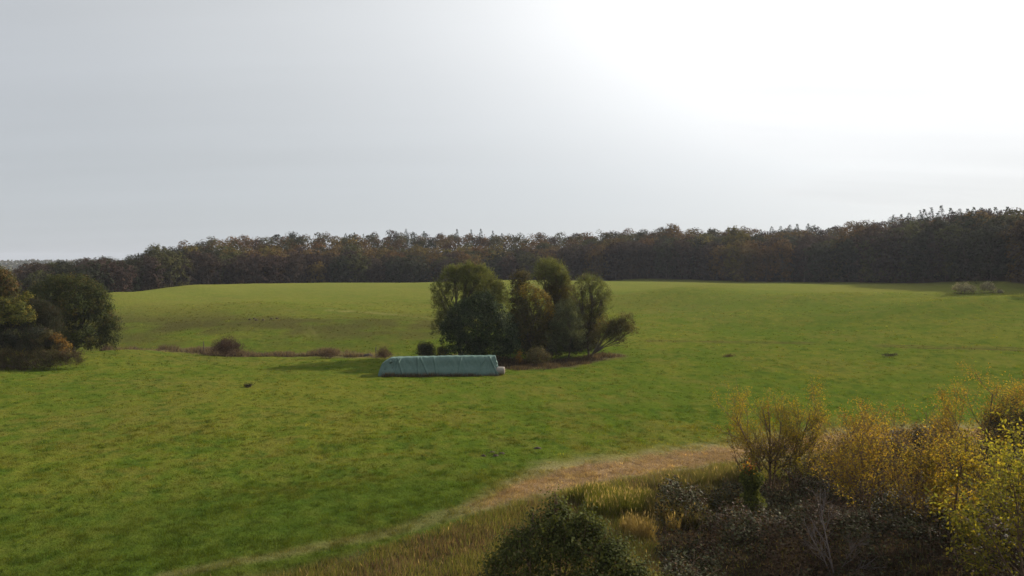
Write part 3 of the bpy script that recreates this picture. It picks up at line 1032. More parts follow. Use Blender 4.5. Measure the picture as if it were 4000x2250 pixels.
def build_distance():
    """woods on the plain at the left edge of the view"""
    g = np.random.default_rng(77)
    Vs, Cs = [], []
    for r0, n, h0 in ((2350, 14000, 26), (1700, 4000, 11)):
        a = g.uniform(R(-50), R(-22), n)
        top = h0 * (0.75 + 0.5 * fbm(a * 900, a * 0 + r0, 12, 4, 3))
        r = r0 + g.uniform(0, 140, n)
        x, y = r * np.sin(a), r * np.cos(a)
        z = ground(x, y, False) + top * g.uniform(0, 1, n) ** 0.7
        V, _ = leaf_arrays(np.stack([x, y, z], 1), g.normal(0, 1, (n, 3)), g.uniform(4, 7, n), g.uniform(3, 5, n), g)
        Vs.append(V)
        Cs.append(np.repeat(palette(g, n, [(0.06, 0.07, 0.03), (0.09, 0.07, 0.03), (0.05, 0.06, 0.03)], [3, 2, 2]), 4, 0))
    V = np.concatenate(Vs)
    tag(link('distant_woods', mesh_np('distant_woods', V, np.arange(len(V)).reshape(-1, 4), M_WOOD, np.concatenate(Cs))),
        'blue hazy woods on the plain far beyond the left end of the wood', None, None, 'stuff')


build_distance()


# ------------------------------------------------------------------ the grove in the field
def grove_at(zx, fy):
    """place along the grove: picture column -> metres at forward distance fy"""
    px = 1062.6 + zx * 0.225
    x = (px - CX) / F_PX * fy
    return x, fy, gz(x, fy)


def grove_lobes(zx0, fy, rows):
    """rows in picture units (column, row, half width, half height, depth offset, palette) -> lobes in metres round a base at zx0"""
    x0, y0, z0 = grove_at(zx0, fy)
    out = []
    for row in rows:
        cx, cy, hw, hh = row[:4]
        dy = row[4] if len(row) > 4 else 0
        key = row[5] if len(row) > 5 else None
        yy = fy + dy
        px, py = 1062.6 + cx * 0.225, 644 + cy * 0.225
        m = 0.225 * yy / F_PX
        x = (px - CX) / F_PX * yy
        z = zat(px, py, math.hypot(x, yy))
        k_ = 1.17 if zx0 > 1000 else 1.05
        out.append((x - x0, dy, z - z0, k_ * hw * m, (hw + hh) / 2 * m, k_ * hh * m, key))
    return (x0, y0, z0), out


b, l = grove_lobes(420, 129, [(300, 250, 85, 95), (420, 230, 95, 85, 1), (530, 190, 70, 75), (660, 240, 95, 90), (740, 300, 80, 100, 1), (350, 190, 60, 50), (520, 160, 50, 50), (640, 200, 55, 50), (780, 400, 90, 100, 1), (590, 340, 170, 130, -1),
                              (390, 370, 120, 110, -1), (205, 390, 85, 80), (190, 470, 60, 50, 1), (850, 440, 75, 120, 1), (220, 590, 95, 100), (180, 830, 60, 90, -1), (250, 740, 90, 110),
                              (890, 560, 60, 90, 2), (640, 520, 200, 160, 1)])
lobed_tree('willow_tree', 'big rounded olive willow at the left end of the grove, behind the dark oak', 'tree', b, l, 34000, 0.24, 'willow', 11, 0.38, 0.28, 'willow', clump=0.42)
b, l = grove_lobes(640, 121, [(620, 560, 190, 130), (450, 660, 150, 140, -1), (790, 640, 150, 120, -1), (330, 850, 140, 190), (560, 820, 220, 220, -2), (800, 830, 190, 190, -2),
                              (940, 760, 110, 120), (980, 900, 85, 120, -1), (480, 1030, 220, 140, -1), (760, 1040, 220, 140, -2), (960, 1040, 130, 110, -1.5), (1010, 1000, 90, 60, -2.5), (700, 470, 100, 60)])
lobed_tree('oak_tree', 'dense dark green oak leafy to the ground, behind the covered stack', 'tree', b, l, 34000, 0.27, 'darkoak', 12, 0.4, 0.2, 'broad', M_LEAF, clump=0.62)
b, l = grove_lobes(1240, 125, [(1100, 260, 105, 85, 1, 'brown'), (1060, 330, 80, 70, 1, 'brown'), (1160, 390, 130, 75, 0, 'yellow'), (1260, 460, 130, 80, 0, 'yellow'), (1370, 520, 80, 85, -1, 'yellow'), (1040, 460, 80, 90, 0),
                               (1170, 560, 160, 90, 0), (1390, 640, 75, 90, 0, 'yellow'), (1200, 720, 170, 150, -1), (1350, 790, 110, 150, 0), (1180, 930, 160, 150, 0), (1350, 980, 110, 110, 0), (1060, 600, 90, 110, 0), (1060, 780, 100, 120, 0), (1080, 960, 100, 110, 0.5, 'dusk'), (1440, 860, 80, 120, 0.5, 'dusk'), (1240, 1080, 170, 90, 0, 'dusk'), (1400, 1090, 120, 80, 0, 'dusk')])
b2, l2 = grove_lobes(1450, 134, [(1020, 760, 130, 130), (1180, 820, 150, 150), (1350, 820, 150, 160), (1500, 840, 140, 160), (1660, 850, 130, 150), (1790, 900, 130, 130), (1900, 940, 110, 110), (1100, 1000, 160, 110), (1350, 1020, 190, 110), (1620, 1020, 190, 110), (1820, 1030, 150, 90)])
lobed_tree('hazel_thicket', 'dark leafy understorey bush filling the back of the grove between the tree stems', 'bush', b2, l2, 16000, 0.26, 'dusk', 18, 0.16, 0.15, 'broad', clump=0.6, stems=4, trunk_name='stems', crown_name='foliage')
lobed_tree('field_maple', 'yellow-topped brown tree in the middle of the grove', 'tree', b, l, 29000, 0.23, 'brown', 13, 0.26, 0.22, 'broad', clump=0.5)
b, l = grove_lobes(1500, 131, [(1420, 140, 95, 65), (1340, 190, 90, 75), (1500, 190, 90, 75), (1560, 250, 55, 55), (1420, 230, 110, 60, 1), (1370, 290, 60, 50, 1), (1470, 320, 60, 60, 1), (1530, 300, 70, 60, 0), (1590, 300, 45, 60, 0), (1640, 450, 60, 90, 1, 'brown'), (1640, 600, 80, 100, 1, 'brown'), (1560, 340, 75, 75, 0, 'brown'), (1520, 440, 90, 90, 0, 'brown'),
                               (1440, 470, 80, 80, 0, 'brown'), (1560, 560, 90, 110, 1, 'brown'), (1500, 700, 90, 130, 0, 'brown')])
lobed_tree('willow_tree', 'tallest grey-green willow with a leaning bare trunk, right of the yellow tree', 'tree', b, l, 22000, 0.23, 'willow', 14, 0.3, 0.3, 'willow', clump=0.5)
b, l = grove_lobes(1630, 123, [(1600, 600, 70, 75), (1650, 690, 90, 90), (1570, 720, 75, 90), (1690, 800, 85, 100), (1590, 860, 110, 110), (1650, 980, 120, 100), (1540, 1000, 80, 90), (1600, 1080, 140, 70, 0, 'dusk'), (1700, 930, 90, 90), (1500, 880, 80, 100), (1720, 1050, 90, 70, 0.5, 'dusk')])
lobed_tree('willow_tree', 'slim silvery sallow in front of the two tall willows of the grove', 'tree', b, l, 15000, 0.22, 'silver', 15, 0.2, 0.2, 'willow', clump=0.45)
b, l = grove_lobes(1860, 127, [(1800, 330, 70, 60), (1900, 320, 75, 60), (1980, 400, 75, 75), (2010, 500, 60, 70), (2050, 450, 50, 60), (1850, 290, 60, 50), (2050, 570, 45, 55), (1740, 420, 75, 65, 0, 'brown'), (1780, 510, 80, 70), (1900, 460, 90, 70), (1900, 580, 90, 70, 1, 'brown'),
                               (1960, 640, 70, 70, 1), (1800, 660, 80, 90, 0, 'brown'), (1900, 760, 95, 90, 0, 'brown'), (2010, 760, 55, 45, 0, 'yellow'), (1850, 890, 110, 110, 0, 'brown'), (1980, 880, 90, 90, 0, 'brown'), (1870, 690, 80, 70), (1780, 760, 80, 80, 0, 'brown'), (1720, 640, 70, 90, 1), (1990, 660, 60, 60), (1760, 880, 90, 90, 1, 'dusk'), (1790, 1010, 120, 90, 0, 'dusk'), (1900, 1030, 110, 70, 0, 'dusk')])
lobed_tree('willow_tree', 'open airy willow with fanned limbs at the right end of the grove', 'tree', b, l, 21000, 0.21, 'willow', 16, 0.26, 0.3, 'willow', clump=0.45, twigs=1.4)
b, l = grove_lobes(1900, 124, [(2010, 900, 80, 60), (2090, 820, 85, 60), (2190, 800, 80, 60), (2280, 730, 60, 60), (2250, 820, 70, 60), (2330, 860, 55, 35), (2180, 900, 70, 50), (2100, 890, 90, 50), (2210, 980, 50, 35)])
lobed_tree('slanting_willow', 'low willow limb slanting out over the grass at the right tip of the grove', 'tree', b, l, 10500, 0.19, 'brown', 17, 0.24, 0.1, 'willow', clump=0.42)


def px_bush(name, label, px, py0, py1, half_w, fy, pal, seed, n=3500, leaf=0.2, style='broad', cat='bush', mat=None, group=None, clump=0.4):
    """a bush filling the picture box round px from row py1 (foot) up to py0"""
    x = (px - CX) / F_PX * fy
    g = np.random.default_rng(seed + 900)
    z0 = gz(x, fy)
    r = math.hypot(x, fy)
    zt = max(zat(px, py0, r) - z0, 0.6)
    w = half_w * fy / F_PX
    lob = []
    for i in range(9):
        th = i * 2.4
        q = math.sqrt((i + 0.5) / 9)
        lob.append((w * 0.66 * q * math.cos(th), w * 0.55 * q * math.sin(th), zt * (0.62 - 0.34 * q) * g.uniform(0.85, 1.15), w * 0.42, w * 0.42, zt * 0.34))
    return lobed_tree(name, label, cat, (x, fy, z0), lob, n, leaf, pal, seed, max(0.05, w * 0.03), 0.15, style, mat, clump=clump, group=group, twigs=0.6,
                      bark=M_TWIG, trunk_name='stems', crown_name='foliage', stems=4, per_clump=16)


px_bush('hawthorn_bush', 'dark brown-purple bush at the left foot of the grove', 1068, 848, 898, 30, 121, 'dusk', 21, 4200, 0.17)
px_bush('elder_bush', 'small yellow-green bush tucked against the left foot of the dark oak', 1112, 858, 892, 17, 121.5, 'ygreen', 22, 1500, 0.2)
px_bush('bramble_bush', 'brown bush with orange tips in front of the grove, right of the covered stack', 1352, 868, 912, 36, 116.5, 'brown', 23, 4200, 0.18)
px_bush('elder_bush', 'small orange-tinged shoot between the dark oak and the brown front bush', 1306, 882, 908, 8, 116, 'orange', 24, 600, 0.18)
px_bush('bare_shrub', 'reddish rounded shrub, largest on the ditch bank', 566, 853, 904, 40, 131.5, 'purple', 25, 9000, 0.15, 'willow')
px_bush('bare_shrub', 'wispy leaning shrub on the ditch bank, between the reddish shrub and the stack', 824, 877, 906, 17, 130.5, 'twiggy', 26, 2200, 0.14, 'willow')
px_bush('bare_shrub', 'small rounded shrub on the ditch bank just left of the covered stack', 962, 880, 907, 19, 127, 'twiggy', 27, 2800, 0.14, 'willow')
px_bush('pale_shrub', 'larger pale olive shrub in the shade before the right arm of the wood', 2424, 705, 744, 32, 194, 'pale', 28, 2800, 0.3)
px_bush('pale_shrub', 'narrow pale shrub beside the larger one before the right arm of the wood', 2484, 704, 742, 20, 194, 'pale', 29, 1700, 0.3)
px_bush('pale_shrub', 'tiny low shrub at the right of the two pale shrubs', 2516, 727, 743, 8, 194, 'pale', 30, 500, 0.3)


# ------------------------------------------------------------------ trees at the left edge
def left_lobes(zx0, fy, rows):
    px0 = zx0 * 0.1956
    x0 = (px0 - CX) / F_PX * fy
    z0 = gz(x0, fy)
    out = []
    for row in rows:
        cx, cy, hw, hh = row[:4]
        dy = row[4] if len(row) > 4 else 0
        key = row[5] if len(row) > 5 else None
        yy = fy + dy
        px, py = cx * 0.1956, 657 + cy * 0.1956
        m = 0.1956 * yy / F_PX
        x = (px - CX) / F_PX * yy
        z = zat(px, py, math.hypot(x, yy))
        out.append((x - x0, dy, z - z0, hw * m, (hw + hh) / 2 * m, hh * m, key))
    if zx0 == 400:
        out = [(a_, b_, max(c_ - 0.5, 0.25), d_, e_, f_, k_) for a_, b_, c_, d_, e_, f_, k_ in out]
    return (x0, fy, z0), out


b, l = left_lobes(900, 137, [(760, 320, 220, 140, 0), (960, 330, 240, 150), (560, 400, 190, 130), (1180, 390, 160, 130), (1250, 520, 170, 150, -1), (430, 420, 110, 90), (700, 560, 260, 220, -2), (1000, 600, 280, 230, -2),
                             (1270, 680, 180, 180, 0), (1410, 810, 140, 120, 0), (1380, 960, 150, 140), (700, 860, 260, 230, -1), (1050, 900, 280, 240, -2), (1300, 1060, 170, 110), (900, 1070, 260, 110)])
lobed_tree('oak_tree', 'broad round dark oak standing alone left of the field', 'tree', b, l, 42000, 0.28, 'oak', 41, 0.5, 0.22, 'broad', clump=0.7)
b, l = left_lobes(-120, 121, [(-40, 240, 170, 150, 0), (90, 330, 120, 130, 0), (-170, 330, 150, 190), (60, 220, 90, 100, 2, 'oak'), (130, 420, 110, 110, -1), (-60, 480, 200, 160, -1), (-220, 600, 200, 220), (0, 150, 90, 70, 1, 'oak')])
lobed_tree('rust_tree', 'tall rust-red and green tree cut by the left edge', 'tree', b, l, 16000, 0.25, 'rust', 42, 0.32, 0.25, 'broad', clump=0.55)
b, l = left_lobes(120, 117, [(80, 580, 150, 110, 0), (250, 600, 130, 110, 0), (320, 480, 70, 80, 1), (60, 720, 180, 100, -1), (280, 730, 140, 110, -1), (170, 660, 150, 120, -1), (120, 850, 200, 90, 0, 'dusk'), (320, 860, 120, 80, 0, 'dusk')])
lobed_tree('yellow_tree', 'yellow-green small tree below the rust-red one at the left edge', 'tree', b, l, 13000, 0.25, 'ygreen', 43, 0.18, 0.3, 'broad', clump=0.45)
b, l = left_lobes(560, 119, [(470, 640, 80, 110), (560, 700, 100, 130), (650, 770, 85, 110), (530, 860, 140, 110), (680, 900, 90, 90), (440, 780, 80, 110)])
lobed_tree('juniper', 'dark grey-green pointed bush between the yellow tree and the round oak', 'bush', b, l, 12000, 0.2, 'dusk', 44, 0.14, 0.2, 'willow', clump=0.42)
b, l = left_lobes(740, 114, [(600, 950, 70, 50, 0, 'brown'), (680, 1000, 70, 60), (760, 1040, 60, 70), (810, 1120, 55, 80), (720, 1110, 70, 70, 0, 'brown'), (830, 1180, 40, 50), (640, 1080, 80, 70, 0, 'dusk'), (560, 1020, 60, 60, 0, 'brown')])
lobed_tree('orange_shrub', 'orange-leaved shrub at the field side of the dark left edge bushes', 'bush', b, l, 5200, 0.19, 'orange', 45, 0.08, 0.2, 'broad', clump=0.38)
b, l = left_lobes(300, 115.5, [(200, 980, 220, 110), (450, 960, 170, 110), (40, 1040, 180, 120), (520, 1080, 170, 110), (300, 1100, 220, 110), (-120, 1000, 160, 150), (60, 1150, 220, 110, 1), (350, 1180, 220, 90, 1), (640, 1160, 120, 90, 1)])
lobed_tree('blackthorn_bush', 'dark brown tangled bush under the yellow tree at the left edge', 'bush', b, l, 20000, 0.21, 'dusk', 46, 0.12, 0.15, 'broad', clump=0.5)
b, l = left_lobes(400, 112, [(0, 1260, 170, 90), (190, 1270, 170, 95), (380, 1260, 150, 90), (560, 1260, 150, 85), (730, 1250, 130, 70), (880, 1230, 110, 55), (980, 1240, 70, 40), (-150, 1280, 150, 90), (680, 1290, 110, 45, -0.5, 'rust'), (100, 1330, 200, 50, -1), (450, 1330, 190, 45, -1), (300, 1190, 120, 90, 1, 'dusk'), (480, 1180, 90, 80, 1, 'brown'), (660, 1190, 70, 60, 0.5, 'brown'), (840, 1180, 50, 50), (940, 1200, 40, 35), (60, 1200, 120, 80, 1, 'brown'), (1020, 1270, 50, 25, 0, 'rust'), (240, 1210, 50, 60, 0, 'ygreen')])
lobed_tree('bramble_bank', 'low brown bramble bank along the foot of the left edge trees', 'bush', b, l, 19000, 0.18, 'hedge', 47, 0.06, 0.1, 'willow', clump=0.42, crown_name='foliage', trunk_name='stems', stems=5)


# ------------------------------------------------------------------ the covered stack
def build_stack():
    pl, pr = at(949, 948), at(1257, 945)
    ux = np.array([pr[0] - pl[0], pr[1] - pl[1]])
    Ltot = np.linalg.norm(ux)
    ang = math.atan2(ux[1], ux[0])
    m = noise_material('teal_tarpaulin', (0.074, 0.132, 0.110), (0.108, 0.172, 0.146), 2.2, rough=0.62, spec=0.3, bump=0.02)
    root = tag(empty('covered_stack', (pl[0], pl[1], min(pl[2], pr[2]) - 0.02)), 'long teal tarpaulin draped over a stack of bales in the field', 'tarpaulin')
    root.rotation_euler = (0, 0, ang)
    s0 = Ltot / 19.5

    def hgt(x):
        xs = np.array([0.0, 0.22, 0.55, 1.15, 1.85, 2.3, 6, 9.8, 14, 18.0, 18.85, 18.95, 19.05, 19.2, 19.35, 19.5]) * s0
        hs = [0.0, 0.9, 1.85, 2.25, 2.66, 2.72, 2.82, 2.86, 2.88, 2.92, 2.88, 2.55, 2.0, 1.75, 0.9, 0.0]
        return np.interp(x, xs, hs)

    def sheet(x0, x1, nx, lift, name):
        u = np.linspace(x0, x1, nx)
        if x0 == 0: u[:14] = np.linspace(0, 2.4, 14)
        nv = 56
        v = np.linspace(-1, 1, nv)
        U, Vv = np.meshgrid(u, v, indexing='ij')
        Hh = hgt(U) + lift
        full = 2.9
        # section of a heap of round bales: foot 2.2 m from the middle, flat crown 0.55 m wide
        t = 1 - np.abs(Vv)
        zf = np.clip(t / 0.8, 0, 1)
        zs = full * (zf ** 0.92)
        z = np.minimum(zs, Hh)
        half = 2.25 - 1.62 * (zf ** 1.15) + 0.07 * np.sin(zf * math.pi * 3.0)
        half = np.where(t > 0.8, 0.63 * (1 - (t - 0.8) / 0.2), half)
        half = half + lift
        half = half * (1 - 0.18 * smooth(1.3, 0, U)) 
        y = np.sign(Vv) * half
        # sag of the crown between bales, folds, tucks
        crown = smooth(0.6, 0.95, t)
        z = z - crown * 0.06 * (0.5 + 0.5 * np.cos(U / 1.28 * 2 * math.pi)) * (z > 2.3)
        fold = fbm(U * 1.1 + zf * 1.6, zf * 0.7 + 3, 0.85, 12, 3) - 0.5
        fold2 = np.abs(fbm(U - zf * 1.1, zf * 0.35, 0.42, 15, 2) - 0.5)
        amp = 0.2 * smooth(0.02, 0.3, t) 
        y = y + np.sign(Vv) * amp * fold + np.sign(Vv) * 0.13 * np.exp(-(fold2 / 0.06) ** 2) * smooth(0.05, 0.4, t) * (1 - crown) * (0.3 + smooth(4.5, 0.6, U) + smooth(15.5, 18.8, U))
        # long diagonal creases
        for cx0, sl, dp in ((2.9, 1.1, 0.10), (3.5, -0.9, 0.12), (6.1, 0.25, 0.13), (6.5, 1.4, 0.09), (13.0, -0.5, 0.07), (16.9, -1.6, 0.12), (17.4, 1.3, 0.10), (8.6, 0.6, 0.06)):
            q = (U - cx0 - sl * (1 - zf))
            y = y + np.sign(Vv) * 1.5 * dp * np.exp(-(q / 0.12) ** 2) * (1 - 0.6 * crown) - np.sign(Vv) * 0.7 * dp * np.exp(-((q + 0.22) / 0.13) ** 2) * (1 - crown)
        z = z + crown * 0.05 * (fbm(U, Vv * 3, 0.7, 31, 3) - 0.5) * 2 * (z > 1)
        z = z + (1 - smooth(0.0, 0.12, t)) * 0.05 * (fbm(U, Vv, 0.5, 33) - 0.5)
        ends = np.minimum(U, Ltot - U)
        V3 = np.stack([U + 0.06 * (fbm(zf * 2, U, 0.6, 4) - 0.5) * (ends < 1.5), y + 2.25, np.maximum(z, 0.0)], -1)
        i = np.arange(nx - 1)[:, None] * nv + np.arange(nv - 1)[None]
        F = np.stack([i, i + nv, i + nv + 1, i + 1], -1).reshape(-1, 4)
        return link(name, mesh_np(name, V3.reshape(-1, 3), F, m, None, True), root)

    mid = 9.9 * s0
    sheet(0, mid + 0.35, 150, 0.0, 'sheet')
    sheet(mid, Ltot, 150, 0.03, 'sheet')
    # the round bale at the open end
    bm_w = noise_material('net_wrap', (0.24, 0.21, 0.18), (0.36, 0.33, 0.29), 5, bump=0.03, stretch=(0.4, 3, 3))
    bm_e = noise_material('straw_end', (0.13, 0.10, 0.075), (0.24, 0.19, 0.14), 9, bump=0.05)
    c, s = math.cos(ang), math.sin(ang)
    bx, by = pl[0] + c * (Ltot - 0.45) - s * 0.75, pl[1] + s * (Ltot - 0.45) + c * 0.75
    bale = tag(empty('round_bale', (bx, by, gz(bx, by))), 'pale round bale sticking out of the right end of the covered stack', 'bale')
    bale.rotation_euler = (0, 0, ang - R(8))
    rad, ln, sd = 0.60, 1.25, 28
    prof = [(0.0, rad - 0.09), (0.05, rad - 0.02), (0.14, rad), (0.45, rad + 0.012), (0.8, rad + 0.012), (1.11, rad), (1.2, rad - 0.02), (1.25, rad - 0.09)]
    g = np.random.default_rng(3)
    th = np.linspace(0, 2 * math.pi, sd, endpoint=False)
    ring = np.array([[(x, rr * math.cos(t) * (1 + 0.012 * math.sin(3 * t)), rad + (rr * math.sin(t) if math.sin(t) > -0.93 else -0.93 * rr)) for t in th] for x, rr in prof])
    n = len(prof)
    i = np.arange(n - 1)[:, None] * sd + np.arange(sd)[None]
    j = np.arange(n - 1)[:, None] * sd + (np.arange(sd)[None] + 1) % sd
    link('wrap', mesh_np('wrap', ring.reshape(-1, 3), np.stack([i, j, j + sd, i + sd], -1).reshape(-1, 4), bm_w, None, True), bale)
    for k, (e, sgn) in enumerate(((0, -1), (n - 1, 1))):
        rings = []
        for q, dx in ((1.0, 0), (0.8, 0.035), (0.55, 0.05), (0.3, 0.06), (0.04, 0.065)):
            cc = np.array([prof[e][0], 0, rad])
            rg = cc + (ring[e] - cc) * q
            rg[:, 0] += sgn * (dx + 0.012 * g.normal(size=sd) * (q < 1))
            rings.append(rg)
        rr = np.array(rings)
        i = np.arange(4)[:, None] * sd + np.arange(sd)[None]
        j = np.arange(4)[:, None] * sd + (np.arange(sd)[None] + 1) % sd
        link('end_face', mesh_np('end_face', rr.reshape(-1, 3), np.stack([i, j, j + sd, i + sd], -1).reshape(-1, 4), bm_e, None, True), bale)
    return pl, pr


PL, PR = build_stack()


# ------------------------------------------------------------------ small things of the field
def post(px, py, h, label, lean=0.05):
    p = at(px, py)
    g = np.random.default_rng(int(px))
    root = tag(empty('fence_post', tuple(p)), label, 'post')
    pts, rad = limb((0, 0, -0.2), (lean * h, 0, h), 0.09, 0.07, g, 0.02, 6)
    link('shaft', tubes_mesh('shaft', [(pts, rad)], M_BARK, 6), root)
    link('split_top', tubes_mesh('split_top', [limb((lean * h, 0, h - 0.02), (lean * h + 0.05, 0.02, h + 0.16), 0.06, 0.02, g, 0.02, 4)], M_BARK, 5), root)
    return root


def ditch_point(px, fy):
    x = (px - CX) / F_PX * fy
    return x, fy


def post_at(px, fy, h, label, lean):
    x, y = ditch_point(px, fy)
    g = np.random.default_rng(int(px))
    root = tag(empty('fence_post', (x, y, gz(x, y))), label, 'post')
    link('shaft', tubes_mesh('shaft', [limb((0, 0, -0.2), (lean * h, 0, h), 0.10, 0.08, g, 0.02, 6)], M_BARK, 6), root)
    link('split_top', tubes_mesh('split_top', [limb((lean * h, 0, h - 0.02), (lean * h + 0.05, 0.02, h + 0.16), 0.07, 0.02, g, 0.02, 4)], M_BARK, 5), root)


post_at(510, 139, 2.3, 'crooked old post on the ditch bank left of the reddish shrub', -0.05)
post_at(944, 129, 2.1, 'thin old post beside the small shrub left of the covered stack', 0.02)


def heap(px, py, w, h, label, cat, name, seed, mat, squash=0.7):
    p = at(px, py)
    g = np.random.default_rng(seed)
    n, m = 14, 7
    V = []
    for j in range(m + 1):
        q = j / m
        for i in range(n):
            th = 2 * math.pi * i / n
            rr = w * (1 - q) * (1 + 0.25 * g.normal() * (0.3 + q)) 
            V.append((rr * math.cos(th), squash * rr * math.sin(th), h * (1 - (1 - q) ** 2) + 0.08 * h * g.normal() - 0.05))
    i = np.arange(m)[:, None] * n + np.arange(n)[None]
    jn = np.arange(m)[:, None] * n + (np.arange(n)[None] + 1) % n
    F = np.stack([i, jn, jn + n, i + n], -1).reshape(-1, 4)
    o = link(name, mesh_np(name, np.array(V), F, mat, None, True), None, tuple(p))
    return o


M_SOIL = noise_material('dark_soil', (0.045, 0.032, 0.024), (0.085, 0.062, 0.045), 6, bump=0.05)
o = heap(926, 896, 1.15, 0.55, '', '', 'brushwood_heap', 61, M_SOIL)
tag(o, 'low dark heap on the ditch bank beside the thin post', 'heap')
MOLES = [(1237, 1140, 0.42), (1247, 1147, 0.35), (1262, 1142, 0.4), (1216, 1148, 0.3), (1353, 1128, 0.4)]
for k, (px, py, w) in enumerate(MOLES):
    o = heap(px * 0.985 + 20 if k == 4 else px, py, w, 0.2, '', '', 'molehill', 70 + k, M_SOIL)
    tag(o, 'small dark molehill before the straw strip, ' + ('second from left', 'third from left', 'second from right', 'leftmost', 'rightmost')[k], 'molehill', 'molehills before the straw strip')
for k, (px, py) in enumerate(((628, 805), (640, 803), (645, 806), (662, 806), (683, 803), (697, 802))):
    o = heap(px, py, 0.45, 0.35, '', '', 'molehill', 80 + k, M_SOIL)
    tag(o, 'tiny dark molehill on the far slope, ' + order_words(k, 6), 'molehill', 'molehills on the far slope')


def weed(px, py, w, h, seed, label, pal='dusk', n=260, name='weed_clump'):
    p = at(px, py)
    g = np.random.default_rng(seed)
    root = tag(empty(name, tuple(p)), label, 'plant')
    tubes = []
    tips = []
    for i in range(16):
        d = np.array([g.normal(0, w * 0.45), g.normal(0, w * 0.3), h * g.uniform(0.5, 1)])
        pts, rad = limb((g.normal(0, w * 0.3), g.normal(0, w * .2), -0.05), d, 0.02, 0.008, g, 0.1, 4)
        tubes.append((pts, rad))
        tips.extend(pts[1:])
    link('stems', tubes_mesh('stems', tubes, M_TWIG, 4), root)
    tips = np.array(tips)
    k = g.integers(0, len(tips), n)
    V, F = leaf_arrays(tips[k] + g.normal(0, 0.08, (n, 3)), g.normal(0, 0.7, (n, 3)) + [0, 0, 0.5], g.uniform(0.15, 0.32, n), g.uniform(0.05, 0.1, n), g)
    link('foliage', mesh_np('foliage', V, F, M_LEAF, np.repeat(palette(g, n, *PAL[pal]), 4, 0)), root)


weed(623, 975, 0.8, 0.45, 91, 'dark thistle clump alone in the green field left of the covered stack')
weed(2240, 896, 1.6, 0.3, 92, 'dark low weed patch on the right field below the tyre tracks', n=300)
weed(1830, 898, 1.6, 0.4, 93, 'faint dry weed patch on the field right of the grove', 'brown')


# ------------------------------------------------------------------ grass and ground cover
def in_view(x, y, margin=3):
    return np.abs(x) < y * 0.76 + margin


def polar_points(n, r0, r1, a0, a1, g):
    r = np.sqrt(g.uniform(r0 ** 2, r1 ** 2, n))
    a = g.uniform(a0, a1, n)
    return r * np.sin(a), r * np.cos(a)


def build_grass():
    g = np.random.default_rng(51)
    Vs, Fs, Cs, off = [], [], [], 0
    for n, r0, r1, h0, w0, per in ((270000, 36, 58, 0.15, 0.030, 36), (170000, 58, 84, 0.15, 0.044, 26), (110000, 84, 126, 0.14, 0.065, 14), (110000, 126, 235, 0.16, 0.12, 8)):
        # two thirds of the blades stand in tussocks, the rest between them
        nt_ = int(n * 0.68 / per)
        tx, ty = polar_points(nt_, r0, r1, R(-40), R(40), g)
        keep = g.random(nt_) < 0.35 + 1.1 * smooth(0.4, 0.65, fbm(tx, ty, 3.0, 81))
        tx, ty = tx[keep], ty[keep]
        nt_ = len(tx)
        size = g.uniform(0.5, 1.5, nt_) * (0.7 + 0.8 * fbm(tx, ty, 9, 83))
        k = np.repeat(np.arange(nt_), per)
        x1 = tx[k] + g.normal(0, 0.13, len(k)) * size[k] * 1.4
        y1 = ty[k] + g.normal(0, 0.13, len(k)) * size[k] * 1.4
        x2, y2 = polar_points(int(n * 0.32), r0, r1, R(-40), R(40), g)
        tone = np.exp(g.normal(0, 0.22, nt_))
        warm = g.normal(0, 0.10, nt_)
        x, y = np.concatenate([x1, x2]), np.concatenate([y1, y2])
        hs = np.concatenate([0.55 + 0.75 * size[k], np.full(len(x2), 0.6)])
        to = np.concatenate([tone[k], np.full(len(x2), 0.9)])
        wa = np.concatenate([warm[k], np.zeros(len(x2))])
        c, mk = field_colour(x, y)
        sx, sy = np.array([p[0] for p in STRIP]), np.array([p[1] for p in STRIP])
        keep = (mk['thick'] < 0.5) & (np.interp(x, sx, sy) - y < 6)
        x, y, c, hs, to, wa = x[keep], y[keep], c[keep], hs[keep], to[keep], wa[keep]
        n = len(x)
        P = np.stack([x, y, ground(x, y) - 0.02], 1)
        V, F = blade_arrays(P, h0 * g.uniform(0.5, 1.3, n) * hs, w0 * g.uniform(0.6, 1.5, n), 0.5, g)
        Vs.append(V)
        Fs.append(F + off)
        off += len(V)
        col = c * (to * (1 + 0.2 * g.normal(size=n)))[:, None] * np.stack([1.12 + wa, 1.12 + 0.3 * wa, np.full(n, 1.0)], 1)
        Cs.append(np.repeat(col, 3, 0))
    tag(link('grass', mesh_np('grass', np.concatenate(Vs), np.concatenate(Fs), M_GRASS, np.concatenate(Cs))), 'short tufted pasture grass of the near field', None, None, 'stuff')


build_grass()


